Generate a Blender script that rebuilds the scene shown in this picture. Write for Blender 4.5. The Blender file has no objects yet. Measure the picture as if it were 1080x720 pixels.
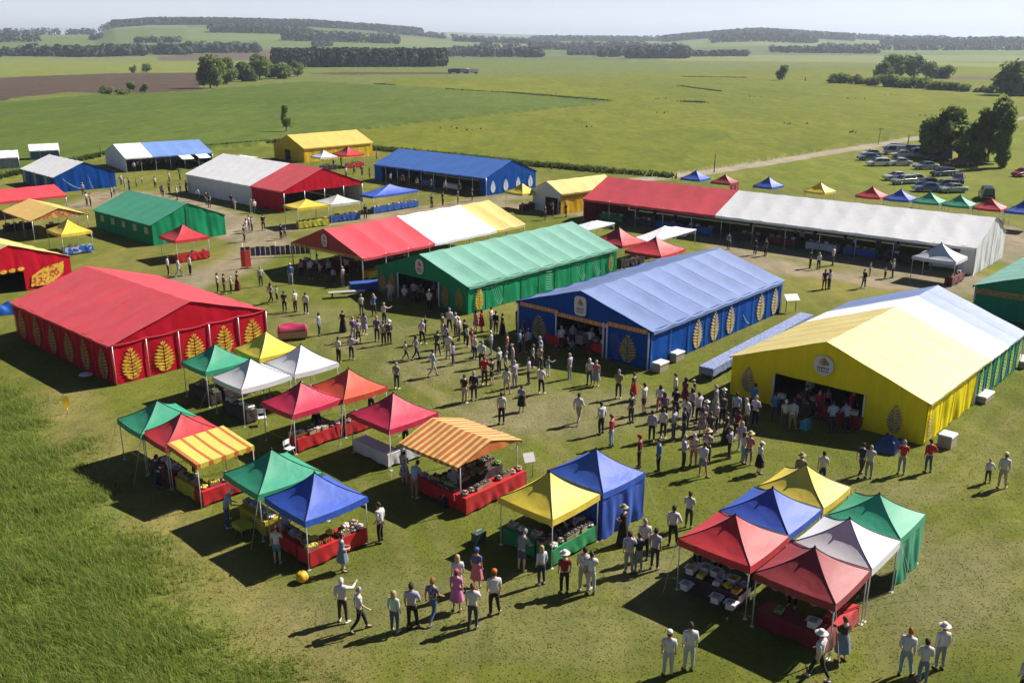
HAZE=1.4e-4
VEIL=(14.0,14.3,14.9)
import bpy, bmesh, math, random
import numpy as np
from mathutils import Vector, Matrix
R=math.radians
scene=bpy.context.scene; COL=scene.collection
rng=random.Random(7)
# ------------------------------------------------------------------ camera (an aerial view from about 20 m)
CAM_H=20.0; FPX=1000.0; PITCH=math.atan(314/1000)
def G(px,py,z=0.0):
    'ground position seen at a pixel of the 1080x720 photograph'
    a=(px-540)/FPX; b=(360-py)/FPX; c,s=math.cos(PITCH),math.sin(PITCH)
    k=(z-CAM_H)/(-s+b*c)
    return (a*k,(c+b*s)*k,z)
cd=bpy.data.cameras.new('camera'); cam=bpy.data.objects.new('camera',cd); COL.objects.link(cam)
cam.location=(0,0,CAM_H); cam.rotation_euler=(math.pi/2-PITCH,0,0)
cd.sensor_width=36; cd.lens=36*FPX/1080; cd.clip_start=.5; cd.clip_end=40000
scene.camera=cam
# ------------------------------------------------------------------ light
SUN_AZ=28.0; SUN_EL=41.5
w=bpy.data.worlds.new('World'); scene.world=w; w.use_nodes=True
nt=w.node_tree; nt.nodes.clear()
sky=nt.nodes.new('ShaderNodeTexSky'); sky.sky_type='NISHITA'; sky.sun_disc=False
sky.sun_elevation=R(SUN_EL); sky.sun_rotation=R(90-SUN_AZ); sky.altitude=200; sky.air_density=.4; sky.dust_density=.3; sky.ozone_density=1.5
bg=nt.nodes.new('ShaderNodeBackground'); bg.inputs['Strength'].default_value=0.05
wo=nt.nodes.new('ShaderNodeOutputWorld')
# thin bright veil of high haze low over the horizon
tcw=nt.nodes.new('ShaderNodeTexCoord'); sxw=nt.nodes.new('ShaderNodeSeparateXYZ'); nt.links.new(tcw.outputs['Generated'],sxw.inputs[0])
mrw=nt.nodes.new('ShaderNodeMapRange'); mrw.inputs['From Min'].default_value=.0; mrw.inputs['From Max'].default_value=.10; mrw.inputs['To Min'].default_value=1; mrw.inputs['To Max'].default_value=0; nt.links.new(sxw.outputs['Z'],mrw.inputs['Value'])
nzw=nt.nodes.new('ShaderNodeTexNoise'); nzw.inputs['Scale'].default_value=2.2; nzw.inputs['Detail'].default_value=4; mpw=nt.nodes.new('ShaderNodeMapping'); mpw.inputs['Scale'].default_value=(1,1,6); nt.links.new(tcw.outputs['Generated'],mpw.inputs[0]); nt.links.new(mpw.outputs[0],nzw.inputs['Vector'])
mmw=nt.nodes.new('ShaderNodeMath'); mmw.operation='MULTIPLY_ADD'; mmw.inputs[1].default_value=.35; mmw.inputs[2].default_value=.72; nt.links.new(nzw.outputs['Fac'],mmw.inputs[0])
mvw=nt.nodes.new('ShaderNodeMath'); mvw.operation='MULTIPLY'; nt.links.new(mrw.outputs[0],mvw.inputs[0]); nt.links.new(mmw.outputs[0],mvw.inputs[1])
mxw=nt.nodes.new('ShaderNodeMix'); mxw.data_type='RGBA'; nt.links.new(mvw.outputs[0],mxw.inputs[0]); nt.links.new(sky.outputs[0],mxw.inputs[6]); mxw.inputs[7].default_value=(*VEIL,1)
nt.links.new(mxw.outputs[2],bg.inputs[0]); nt.links.new(bg.outputs[0],wo.inputs[0])
ld=bpy.data.lights.new('sun','SUN'); ld.energy=5.0; ld.angle=R(.5); ld.color=(1,.94,.85)
sun=bpy.data.objects.new('sun',ld); COL.objects.link(sun)
sd=Vector((math.cos(R(SUN_AZ))*math.cos(R(SUN_EL)),math.sin(R(SUN_AZ))*math.cos(R(SUN_EL)),math.sin(R(SUN_EL))))
sun.rotation_euler=sd.to_track_quat('Z','Y').to_euler(); sun.location=sd*100
vs=scene.view_settings; vs.view_transform='Standard'; vs.look='None'; vs.exposure=0.86; vs.gamma=1.0; vs.use_curve_mapping=False
scene.render.engine='CYCLES'
cy=scene.cycles; cy.use_denoising=True; cy.max_bounces=6; cy.diffuse_bounces=2; cy.glossy_bounces=2; cy.transmission_bounces=3; cy.volume_bounces=0; cy.transparent_max_bounces=6
# ------------------------------------------------------------------ materials
MATS={}
class NT:
    def __init__(s,name):
        s.m=bpy.data.materials.new(name); s.m.use_nodes=True; s.t=s.m.node_tree
        s.b=s.t.nodes['Principled BSDF']; s.co=None
    def n(s,typ,**kw):
        x=s.t.nodes.new(typ)
        for k,v in kw.items():
            if k in x.inputs: x.inputs[k].default_value=v
            else: setattr(x,k,v)
        return x
    def l(s,a,b): s.t.links.new(a,b)
    def coord(s,scale=None,kind='Object'):
        if s.co is None: s.co=s.n('ShaderNodeTexCoord')
        o=s.co.outputs[kind]
        if scale:
            mp=s.n('ShaderNodeMapping'); mp.inputs['Scale'].default_value=scale; s.l(o,mp.inputs[0]); o=mp.outputs[0]
        return o
    def noise(s,scale,detail=3,rough=.5,vec=None,dist=0):
        x=s.n('ShaderNodeTexNoise'); x.inputs['Scale'].default_value=scale; x.inputs['Detail'].default_value=detail; x.inputs['Roughness'].default_value=rough; x.inputs['Distortion'].default_value=dist
        s.l(vec if vec is not None else s.coord(),x.inputs['Vector']); return x.outputs['Fac']
    def expand(s,f,lo=.34,hi=.66):
        x=s.n('ShaderNodeMapRange'); x.inputs['From Min'].default_value=lo; x.inputs['From Max'].default_value=hi; s.l(f,x.inputs['Value']); return x.outputs[0]
    def ramp(s,fac,stops):
        x=s.n('ShaderNodeValToRGB'); e=x.color_ramp.elements
        while len(e)<len(stops): e.new(.5)
        for i,(p,c) in enumerate(stops):
            e[i].position=p; e[i].color=(*c,1) if len(c)==3 else c
        s.l(fac,x.inputs[0]); return x.outputs[0]
    def mix(s,fac,a,b,mode='MIX'):
        x=s.n('ShaderNodeMix'); x.data_type='RGBA'; x.blend_type=mode
        for sock,v in ((x.inputs[0],fac),(x.inputs[6],a),(x.inputs[7],b)):
            if isinstance(v,bpy.types.NodeSocket): s.l(v,sock)
            elif isinstance(v,(tuple,list)): sock.default_value=(*v,1)
            else: sock.default_value=v
        return x.outputs[2]
    def bump(s,h,strength,dist=.1):
        x=s.n('ShaderNodeBump'); x.inputs['Strength'].default_value=strength; x.inputs['Distance'].default_value=dist
        s.l(h,x.inputs['Height']); s.l(x.outputs[0],s.b.inputs['Normal'])
    def base(s,v):
        if isinstance(v,bpy.types.NodeSocket): s.l(v,s.b.inputs['Base Color'])
        else: s.b.inputs['Base Color'].default_value=(*v,1)
def fabric(name,col,rough=.5,spec=.5,sheen=0.0,wr=.35,var=.12,scale=1.0):
    if name in MATS: return MATS[name]
    a=NT(name)
    f=a.noise(.5*scale,4,.6); g=a.noise(9*scale,2)
    k=a.mix(f,tuple(c*(1-var) for c in col),tuple(min(1,c*(1+var)+.004) for c in col))
    k=a.mix(.12,k,a.mix(g,tuple(c*.7 for c in col),tuple(min(1,c*1.2+.01) for c in col)))
    st=a.expand(a.noise(1.0,4,.6,vec=a.coord((2.2*scale,2.2*scale,.35*scale)),dist=.5),.3,.72); pt=a.expand(a.noise(.23*scale,3,.6),.35,.7)
    k=a.mix(min(.8,var*6) if var>.07 else .3,k,a.mix(st,(.86,.85,.83),(1.05,1.05,1.05)),'MULTIPLY'); k=a.mix(.7 if var>.07 else .25,k,a.mix(pt,(.88,.88,.89),(1.07,1.06,1.05)),'MULTIPLY')
    a.base(k)
    a.b.inputs['Roughness'].default_value=rough; a.b.inputs['Specular IOR Level'].default_value=spec
    a.b.inputs['Sheen Weight'].default_value=sheen; a.b.inputs['Sheen Roughness'].default_value=.45
    h=a.noise(.9*scale,3,.45,dist=.4)
    a.bump(h,wr*.45,.2/scale)
    MATS[name]=a.m; return a.m
def plain(name,col,rough=.55,metal=0.0,var=.15,scale=6.0,spec=.5,bump=.15):
    if name in MATS: return MATS[name]
    a=NT(name); f=a.noise(scale,4,.6)
    a.base(a.mix(f,tuple(c*(1-var) for c in col),tuple(min(1,c*(1+var)) for c in col)))
    a.b.inputs['Roughness'].default_value=rough; a.b.inputs['Metallic'].default_value=metal; a.b.inputs['Specular IOR Level'].default_value=spec
    if bump: a.bump(a.noise(scale*4,3),bump,.02)
    MATS[name]=a.m; return a.m
def striped(name,c1,c2,axis=0,freq=2.0,duty=.5,rough=.55,spec=.4):
    if name in MATS: return MATS[name]
    a=NT(name); sp=a.n('ShaderNodeSeparateXYZ'); a.l(a.coord(),sp.inputs[0])
    m=a.n('ShaderNodeMath',operation='MULTIPLY'); m.inputs[1].default_value=freq; a.l(sp.outputs[axis],m.inputs[0])
    fr=a.n('ShaderNodeMath',operation='FRACT'); a.l(m.outputs[0],fr.inputs[0])
    gt=a.n('ShaderNodeMath',operation='GREATER_THAN'); gt.inputs[1].default_value=duty; a.l(fr.outputs[0],gt.inputs[0])
    k=a.mix(gt.outputs[0],c1,c2); f=a.noise(3,4,.6)
    a.base(a.mix(.25,k,a.mix(f,(.3,.2,.1),(1,1,1)),'MULTIPLY'))
    a.b.inputs['Roughness'].default_value=rough; a.b.inputs['Specular IOR Level'].default_value=spec
    a.bump(a.noise(2,5,.6),.3,.15)
    MATS[name]=a.m; return a.m
def speckle(name,cols,scale=14.0,rough=.8,bump=.6):
    'a surface made of many small differently coloured bits (produce, flowers, patterned cloth)'
    if name in MATS: return MATS[name]
    a=NT(name); v=a.n('ShaderNodeTexVoronoi'); v.inputs['Scale'].default_value=scale; a.l(a.coord(),v.inputs['Vector'])
    sp=a.n('ShaderNodeSeparateColor'); a.l(v.outputs['Color'],sp.inputs[0])
    n=len(cols); x=a.n('ShaderNodeValToRGB'); x.color_ramp.interpolation='CONSTANT'; e=x.color_ramp.elements
    while len(e)<n: e.new(.5)
    for i,c in enumerate(cols): e[i].position=i/n; e[i].color=(*c,1)
    a.l(sp.outputs[0],x.inputs[0]); a.base(x.outputs[0]); a.b.inputs['Roughness'].default_value=rough
    if bump: a.bump(v.outputs['Distance'],-bump,.05)
    MATS[name]=a.m; return a.m
# ------------------------------------------------------------------ mesh building
class MB:
    def __init__(s): s.v=[]; s.f=[]; s.mi=[]; s.sm=[]; s.cur=0; s.smooth=False; s.M=None
    def add(s,vs,fs,smooth=None):
        o=len(s.v)
        if s.M is not None: vs=[tuple(s.M@Vector(p)) for p in vs]
        s.v+= [tuple(p) for p in vs]
        for f in fs:
            s.f.append(tuple(i+o for i in f)); s.mi.append(s.cur); s.sm.append(s.smooth if smooth is None else smooth)
        return s
    def box(s,x0,x1,y0,y1,z0,z1,taper=0):
        t=taper
        s.add([(x0,y0,z0),(x1,y0,z0),(x1,y1,z0),(x0,y1,z0),(x0+t,y0+t,z1),(x1-t,y0+t,z1),(x1-t,y1-t,z1),(x0+t,y1-t,z1)],
              [(3,2,1,0),(4,5,6,7),(0,1,5,4),(1,2,6,5),(2,3,7,6),(3,0,4,7)],False); return s
    def tube(s,p0,p1,r,n=6,r1=None):
        p0=Vector(p0);p1=Vector(p1);d=(p1-p0)
        if d.length<1e-6: return s
        d.normalize(); a=d.orthogonal().normalized(); b=d.cross(a); r1=r if r1 is None else r1
        vs=[]
        for p,q in ((p0,r),(p1,r1)):
            for i in range(n):
                t=2*math.pi*i/n; vs.append(p+(a*math.cos(t)+b*math.sin(t))*q)
        s.add(vs,[(i,(i+1)%n,n+(i+1)%n,n+i) for i in range(n)]+[tuple(range(n))[::-1],tuple(range(n,2*n))],n>5); return s
    def path(s,pts,r,n=6,r1=None):
        k=len(pts)-1
        for i in range(k):
            ra=r if r1 is None else r+(r1-r)*i/k; rb=r if r1 is None else r+(r1-r)*(i+1)/k
            s.tube(pts[i],pts[i+1],ra,n,rb)
        return s
    def grid(s,fn,nu,nv,smooth=True,wrap=False):
        vs=[fn(i/nu,j/nv) for j in range(nv+1) for i in range(nu+1)]
        s.add(vs,[(j*(nu+1)+i,j*(nu+1)+i+1,(j+1)*(nu+1)+i+1,(j+1)*(nu+1)+i) for j in range(nv) for i in range(nu)],smooth); return s
    def lathe(s,prof,n=12,c=(0,0,0),smooth=True,sx=1,sy=1):
        vs=[];m=len(prof)
        for r,z in prof:
            for i in range(n):
                t=2*math.pi*i/n; vs.append((c[0]+r*sx*math.cos(t),c[1]+r*sy*math.sin(t),c[2]+z))
        fs=[(j*n+i,j*n+(i+1)%n,(j+1)*n+(i+1)%n,(j+1)*n+i) for j in range(m-1) for i in range(n)]
        fs+=[tuple(range(n))[::-1],tuple((m-1)*n+i for i in range(n))]
        s.add(vs,fs,smooth); return s
    def ball(s,c,r,n=8,m=6,sq=(1,1,1)):
        prof=[(max(1e-3,math.sin(math.pi*j/m))*r,-math.cos(math.pi*j/m)*r*sq[2]) for j in range(m+1)]
        return s.lathe(prof,n,c,True,sq[0],sq[1])
    def prism(s,poly,y0,y1):
        'poly in x,z extruded along y'
        n=len(poly); s.add([(x,y0,z) for x,z in poly]+[(x,y1,z) for x,z in poly],[tuple(range(n)),tuple(range(n,2*n))[::-1]]+[(i,n+i,n+(i+1)%n,(i+1)%n) for i in range(n)],False); return s
    def mesh(s,name,mats):
        me=bpy.data.meshes.new(name); me.from_pydata(s.v,[],s.f)
        mats=mats if isinstance(mats,(list,tuple)) else [mats]
        for m in mats: me.materials.append(m)
        me.polygons.foreach_set('use_smooth',s.sm)
        if len(mats)>1: me.polygons.foreach_set('material_index',s.mi)
        me.update(); return me
    def build(s,name,mats,parent=None):
        o=bpy.data.objects.new(name,s.mesh(name,mats)); COL.objects.link(o)
        if parent is not None: o.parent=parent
        return o
def tag(o,label=None,cat=None,group=None,kind=None):
    if label: o['label']=label
    if cat: o['category']=cat
    if group: o['group']=group
    if kind: o['kind']=kind
    return o
def empty(name,loc,rz=0.0,label=None,cat=None,group=None):
    o=bpy.data.objects.new(name,None); o.empty_display_size=.2; COL.objects.link(o); o.location=loc; o.rotation_euler=(0,0,rz)
    return tag(o,label,cat,group)
def copy_tree(o,parent=None):
    c=o.copy(); COL.objects.link(c)
    if parent is not None: c.parent=parent
    for ch in list(o.children): copy_tree(ch,c)
    return c
def setmat(o,m,slot=0):
    o.material_slots[slot].link='OBJECT'; o.material_slots[slot].material=m
def raw_mesh(name,verts,faces_flat,loop_tot,mats,smooth=False):
    me=bpy.data.meshes.new(name); nv=len(verts); me.vertices.add(nv); me.vertices.foreach_set('co',np.asarray(verts,np.float32).ravel())
    nf=len(faces_flat)//loop_tot; me.loops.add(nf*loop_tot); me.polygons.add(nf)
    me.loops.foreach_set('vertex_index',np.asarray(faces_flat,np.int32))
    me.polygons.foreach_set('loop_start',np.arange(0,nf*loop_tot,loop_tot,dtype=np.int32))
    for m in (mats if isinstance(mats,(list,tuple)) else [mats]): me.materials.append(m)
    if smooth: me.polygons.foreach_set('use_smooth',np.ones(nf,bool))
    me.update(calc_edges=True); me.validate(); return me
def vnoise(x,y,seed=0):
    'smooth value noise on numpy arrays, 0..1'
    xi=np.floor(x).astype(np.int64); yi=np.floor(y).astype(np.int64); fx=x-xi; fy=y-yi
    fx=fx*fx*(3-2*fx); fy=fy*fy*(3-2*fy)
    def h(a,b):
        n=(a*374761393+b*668265263+seed*1442695041)&0x7fffffff
        n=((n^(n>>13))*1274126177)&0x7fffffff
        return ((n^(n>>16))&0xffff)/65535.0
    return (h(xi,yi)*(1-fx)+h(xi+1,yi)*fx)*(1-fy)+(h(xi,yi+1)*(1-fx)+h(xi+1,yi+1)*fx)*fy
def fbm(x,y,seed=0,o=3):
    s=0;a=.5
    for i in range(o): s=s+a*vnoise(x*2**i,y*2**i,seed+i*17); a*=.5
    return s/(1-.5**o)
def inpoly(x,y,poly):
    r=np.zeros(x.shape,bool); n=len(poly)
    for i in range(n):
        x0,y0=poly[i][:2]; x1,y1=poly[(i+1)%n][:2]
        if y0==y1: continue
        c=((y0>y)!=(y1>y))&(x<(x1-x0)*(y-y0)/(y1-y0)+x0); r^=c
    return r
def polyG(pts): return [G(a,b)[:2] for a,b in pts]
# ================================================================== terrain: one sheet to the horizon
def sstep(a,b,x):
    t=np.clip((x-a)/(b-a),0,1); return t*t*(3-2*t)
C1U=np.array([-600,-200,0,60,100,122,160,230,330,400,440,480,540,620,700,730,770,800,830,880,950,1080,1300,1700])
C1Y=np.array([38,38,39,38.5,38.5,31.5,29,28.5,30,34,37,41,43.5,44.5,44,41.5,39,37.5,39,42,44.5,44.5,44,44])
C2U=np.array([-600,0,200,380,420,480,540,580,640,700,780,860,900,1000,1080,1300,1700])
C2Y=np.array([38,38.5,38,36,34.8,35.5,37.5,38.3,38.2,40.5,41,41,40.2,42.2,41.8,41,41])
def bearing(x,y): return np.where(y>1,540+1048*x/np.maximum(y,1),np.where(x>0,2000,-900))
def zfar(x,y):
    r=np.hypot(x,y); u=bearing(x,y)
    z1=(20+(46.0-np.interp(u,C1U,C1Y))/1000*3500*1.0)
    z2=(20+(46.0-np.interp(u,C2U,C2Y))/1000*8500*1.0)
    z=np.maximum(z1,0)*sstep(1300,3500,r)*(1-.75*sstep(3700,5600,r))
    z=np.maximum(z,np.maximum(z2,0)*sstep(4600,8500,r))
    z=z+ (fbm(x/420,y/420,5)-.5)*6*sstep(700,2500,r)
    return z
FIELD_EDGE=[(385,139),(292,150.5),(230,158),(110,163.5),(0,187),(-120,210),(-300,245)]
P_crop=polyG([(-400,262),(-120,210),(0,187),(110,163.5),(230,158),(290,150.5),(380,138.5),(470,128),(560,118),(618,112.5),(642,108.5),(622,104),(540,99),(470,95),(400,90),(330,86.5),(280,90),(200,98),(100,101),(0,110),(-300,130)])
P_yel=polyG([(292,149.5),(400,158),(480,166),(560,174.5),(640,181.5),(700,187),(715,186),(780,174),(860,160),(930,148.5),(975,140),(1080,121),(1500,85),(1500,62),(900,70),(642,80),(420,84),(400,91),(540,100),(620,105),(646,109),(618,113.5),(560,119),(470,129),(380,139.5)])
P_soil=polyG([(-400,88),(0,82),(120,77.5),(216,77),(212,95),(150,99),(100,98.5),(70,97),(20,103),(0,107),(-400,120)])
P_light=polyG([(-400,66),(0,64),(150,65),(300,64.5),(330,71),(216,76.5),(120,77),(0,81.5),(-400,87)])
P_soil2=polyG([(165,61.5),(270,58.5),(295,58.8),(290,62.5),(170,64.3)])
P_soil3=polyG([(325,78),(360,76.2),(478,76.5),(478,78.4),(360,79.2)])
P_right=polyG([(700,64),(900,66),(1080,72),(1300,72),(1300,67),(1080,67.5),(900,63.5),(700,62)])
P_soil4=polyG([(1000,81.5),(1085,83),(1200,84),(1200,87),(1085,86.5),(1000,84.5)])
P_mead=polyG([(720,189),(790,179),(860,166),(930,154),(975,146),(1080,127),(1400,95),(1400,330),(1085,240),(1000,212),(900,200),(800,196)])
ROAD=[(640,193),(700,187),(740,183),(780,176.5),(830,168.5),(880,160),(930,152),(975,144.5),(1010,138),(1040,131),(1080,124.5),(1200,108),(1400,88)]
ROADW=[G(a,b)[:2] for a,b in ROAD]
PATHS=[([(120,204),(150,207),(185,212),(215,222),(240,232),(262,246),(285,262)],3.6),([(262,246),(300,240),(340,236),(390,228),(440,222),(500,212),(560,206),(620,212),(700,228)],2.6),
       ([(285,255),(262,272),(232,285),(200,296),(170,306)],3.0),([(90,216),(128,204)],3.2),([(770,262),(800,276),(850,288),(900,292),(960,300),(1040,308)],2.8),([(520,215),(600,222),(680,236),(760,252),(830,266),(900,276),(980,292),(1060,300)],3.0),([(1055,240),(1075,258),(1075,275)],2.5)]
WORN=[((690,440),9,4,.55),((620,430),7,5,.5),((560,440),6,4,.55),((480,380),7,6,.4),((400,355),6,6,.3),((320,335),6,5,.3),((930,520),6,3,.3),((690,620),5,4,.35),((990,620),5,5,.35),((450,640),8,4,.25),((590,650),6,4,.25)]
def segdist(x,y,pts):
    d=np.full(x.shape,1e9)
    for (x0,y0),(x1,y1) in zip(pts[:-1],pts[1:]):
        dx,dy=x1-x0,y1-y0; t=np.clip(((x-x0)*dx+(y-y0)*dy)/(dx*dx+dy*dy),0,1)
        d=np.minimum(d,np.hypot(x-x0-t*dx,y-y0-t*dy))
    return d
ang=np.concatenate([np.arange(-180,-40,2.5),np.arange(-40,-32,.5),np.arange(-32,32,.12),np.arange(32,40,.5),np.arange(40,180,2.5)])
ang=np.radians(90-ang)
rad=[4.0]
while rad[-1]<220: rad.append(rad[-1]*(1.006 if rad[-1]>20 else 1.05))
while rad[-1]<12000: rad.append(rad[-1]*1.0125)
rad=np.array(rad)
AA,RR=np.meshgrid(ang,rad); X=RR*np.cos(AA); Y=RR*np.sin(AA)
wx=X+(fbm(X/6,Y/6,11)-.5)*np.clip(RR/60,1,8); wy=Y+(fbm(X/6,Y/6,23)-.5)*np.clip(RR/60,1,8)
colr=np.zeros(X.shape+(4,),np.float32)
n1=fbm(X/18,Y/18,3); n2=fbm(X/3.5,Y/3.5,9,3)
def setc(mask,c):
    for i in range(3): colr[...,i]=np.where(mask,c[i],colr[...,i])
LAWN=(.122,.142,.024); TAN=(.235,.195,.075)
far=sstep(600,1600,RR)
for i in range(3): colr[...,i]=LAWN[i]*(1-far)+(.13,.165,.055)[i]*far
# patchwork of distant fields: large cells, each with its own crop
cell=vnoise(np.floor(wx/620+wy/1900)*7.3+.5,np.floor(wy/520)*5.1+.5,77)
for lo,hi,c in ((0,.3,(.12,.17,.06)),(.3,.5,(.17,.2,.09)),(.5,.68,(.10,.14,.05)),(.68,.85,(.15,.185,.07)),(.85,1.1,(.2,.19,.11))):
    setc((RR>1250)&(cell>=lo)&(cell<hi),c)
m_crop=inpoly(wx,wy,P_crop); m_yel=inpoly(wx,wy,P_yel)&~m_crop
setc((RR>340)&(RR<1250)&(Y>0),(.125,.155,.042))
setc(m_yel,(.132,.155,.018)); setc(m_crop,(.086,.126,.024))
setc(inpoly(wx,wy,P_light),(.17,.2,.05)); setc(inpoly(wx,wy,P_soil),(.085,.062,.05)); setc(inpoly(wx,wy,P_soil2),(.12,.09,.075)); setc(inpoly(wx,wy,P_soil3),(.09,.065,.045))
setc(inpoly(wx,wy,P_right),(.18,.21,.06)); setc(inpoly(wx,wy,P_soil4),(.12,.1,.075))
setc(inpoly(wx,wy,P_mead),(.135,.168,.020))
# gradual change of the crop tone over each field
tone=(fbm(X/90,Y/140,41)-.5)
isf=(m_yel|m_crop)
for i,k in enumerate((.45,.3,.3)): colr[...,i]*=np.where(isf,1+k*tone,1)
wear=np.zeros(X.shape)
for pts,wd in PATHS:
    d=segdist(X,Y,[G(a,b)[:2] for a,b in pts]); wear=np.maximum(wear,1-sstep(wd*.35,wd*1.25,d+(n2-.5)*2.2))
for (px,py),a,b,s in WORN:
    gx,gy,_=G(px,py); q=np.sqrt(((X-gx)/a)**2+((Y-gy)/b)**2)+(n2-.5)*.9; wear=np.maximum(wear,s*(1-sstep(.25,1.1,q)))
near=(RR<230)
for pts in ([(1075,560),(1000,600),(930,660),(880,720)],[(1075,585),(1010,625),(950,690)],[(640,520),(560,470),(480,415),(420,385)],[(700,640),(640,540),(600,460),(590,420)],[(300,390),(360,450),(440,560),(480,640),(460,720)],[(1060,430),(1010,500),(930,540)],[(1080,440),(1030,510),(950,560)],[(250,300),(330,345),(430,390),(520,440)]):
    d=segdist(X,Y,[G(a_,b_)[:2] for a_,b_ in pts]); d=np.abs(d-.85); t_=(1-sstep(.15,.55,d+(n2-.5)*.7))*.30
    for i,c in enumerate((.215,.195,.085)): colr[...,i]=colr[...,i]*(1-t_)+c*t_
lawnm=near&~isf
for i,(c) in enumerate(TAN):
    t=np.clip((n1-.42)*1.5,0,.5)*lawnm*.75
    colr[...,i]=colr[...,i]*(1-t)+c*t
# freshly raked strip between tall grass and stalls
STRIP=[G(a,b)[:2] for a,b in ((60,420),(120,500),(200,590),(280,680),(330,740))]
ds=segdist(X,Y,STRIP); t=(1-sstep(1.0,3.0,ds+(n2-.5)*2))*.6
for i,c in enumerate((.24,.205,.085)): colr[...,i]=colr[...,i]*(1-t)+c*t
# tall grass area in the near corner
TALLP=[(-700,400),(-200,398),(-60,400),(0,432),(55,488),(120,560),(180,628),(232,690),(262,730),(290,800),(320,1100),(-900,1100)]
P_tall=polyG(TALLP)
dpt=segdist(X,Y,P_tall[1:12])*np.where(inpoly(X,Y,P_tall),1,-1)
tt=sstep(-2.6,2.0,dpt+(fbm(X/2.0,Y/2.0,91)-.5)*5)*(RR<140)
for i,c in enumerate((.12,.165,.034)): colr[...,i]=colr[...,i]*(1-tt)+c*tt
rd=segdist(X,Y,ROADW); roadm=(1-sstep(1.5,2.3,rd+(n2-.5)*.9))
PATHC=(.255,.215,.165)
for i,c in enumerate(PATHC):
    colr[...,i]=colr[...,i]*(1-wear*.85)+c*wear*.85
    colr[...,i]=colr[...,i]*(1-roadm)+(.30,.27,.22)[i]*roadm
colr[...,3]=np.clip(np.maximum(wear,roadm),0,1)
crop_up=np.where(isf&(roadm<.1),.55,0.0)
Z=zfar(X,Y)+crop_up*sstep(0,1,np.where(RR<900,1,0))
Z=Z+np.where(near,(n1-.5)*.10,0)*0
# gravel area under the far marquees is flat, so tents and people stand at z = 0
na=len(ang); nr=len(rad)
verts=np.stack([X,Y,Z],-1).reshape(-1,3); verts=np.concatenate([verts,[[0,0,0]]])
i0=(np.arange(nr-1)[:,None]*na+np.arange(na)[None,:]); i1=(np.arange(nr-1)[:,None]*na+(np.arange(na)[None,:]+1)%na)
quads=np.stack([i0,i0+na,i1+na,i1],-1).reshape(-1)
a=NT('grass_ground')
at=a.n('ShaderNodeAttribute'); at.attribute_name='Col'
f1=a.noise(5.5,6,.75); f2=a.noise(.7,5,.65); f3=a.noise(28,3,.7)
streak=a.noise(1.0,4,.6,vec=a.coord((.35,2.2,1)))
k=a.mix(f1,(.76,.78,.76),(1.26,1.23,1.22)); k=a.mix(1.0,at.outputs['Color'],k,'MULTIPLY')
k2=a.mix(f2,(.68,.72,.7),(1.3,1.24,1.2)); k=a.mix(1.0,k,k2,'MULTIPLY')
k=a.mix(.8,k,a.mix(f3,(.68,.70,.68),(1.36,1.32,1.32)),'MULTIPLY')
f4=a.noise(.09,4,.7,vec=a.coord((.45,1.6,1)),dist=1.2); f5=a.noise(.022,3,.6,vec=a.coord((.5,1.5,1)))
k=a.mix(.7,k,a.mix(f4,(.66,.72,.7),(1.32,1.26,1.24)),'MULTIPLY'); k=a.mix(.5,k,a.mix(f5,(.72,.8,.74),(1.28,1.2,1.24)),'MULTIPLY')
f6=a.noise(1.0,5,.7,vec=a.coord((.42,.13,1)),dist=.8)
f6=a.expand(f6); f7=a.expand(a.noise(1.0,4,.65,vec=a.coord((.11,.03,1)),dist=1.0))
k=a.mix(.75,k,a.mix(f6,(.74,.80,.74),(1.24,1.19,1.24)),'MULTIPLY'); k=a.mix(.8,k,a.mix(f7,(.82,.86,.84),(1.18,1.13,1.15)),'MULTIPLY')
k=a.mix(.55,k,a.mix(streak,(.6,.66,.6),(1.38,1.3,1.3)),'MULTIPLY')
a.base(k); a.b.inputs['Roughness'].default_value=.95; a.b.inputs['Specular IOR Level'].default_value=.1
ad=a.n('ShaderNodeMath',operation='ADD'); a.l(f1,ad.inputs[0]); a.l(f3,ad.inputs[1])
a.bump(ad.outputs[0],.6,.06)
GROUND_MAT=a.m
me=raw_mesh('ground',verts,quads,4,GROUND_MAT,True)
ca=me.color_attributes.new('Col','FLOAT_COLOR','POINT'); full=np.concatenate([colr.reshape(-1,4),[[*LAWN,0]]]).astype(np.float32)
ca.data.foreach_set('color',full.ravel())
ground=bpy.data.objects.new('ground',me); COL.objects.link(ground); ground['kind']='structure'
# central cap under the camera
cap=MB(); n=24; cap.add([(0,0,0)]+[(4.1*math.cos(2*math.pi*i/n),4.1*math.sin(2*math.pi*i/n),-.004) for i in range(n)],[(0,1+i,1+(i+1)%n) for i in range(n)])
capo=cap.build('ground_patch',plain('mown_grass',LAWN,.95)); capo['kind']='structure'
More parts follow.
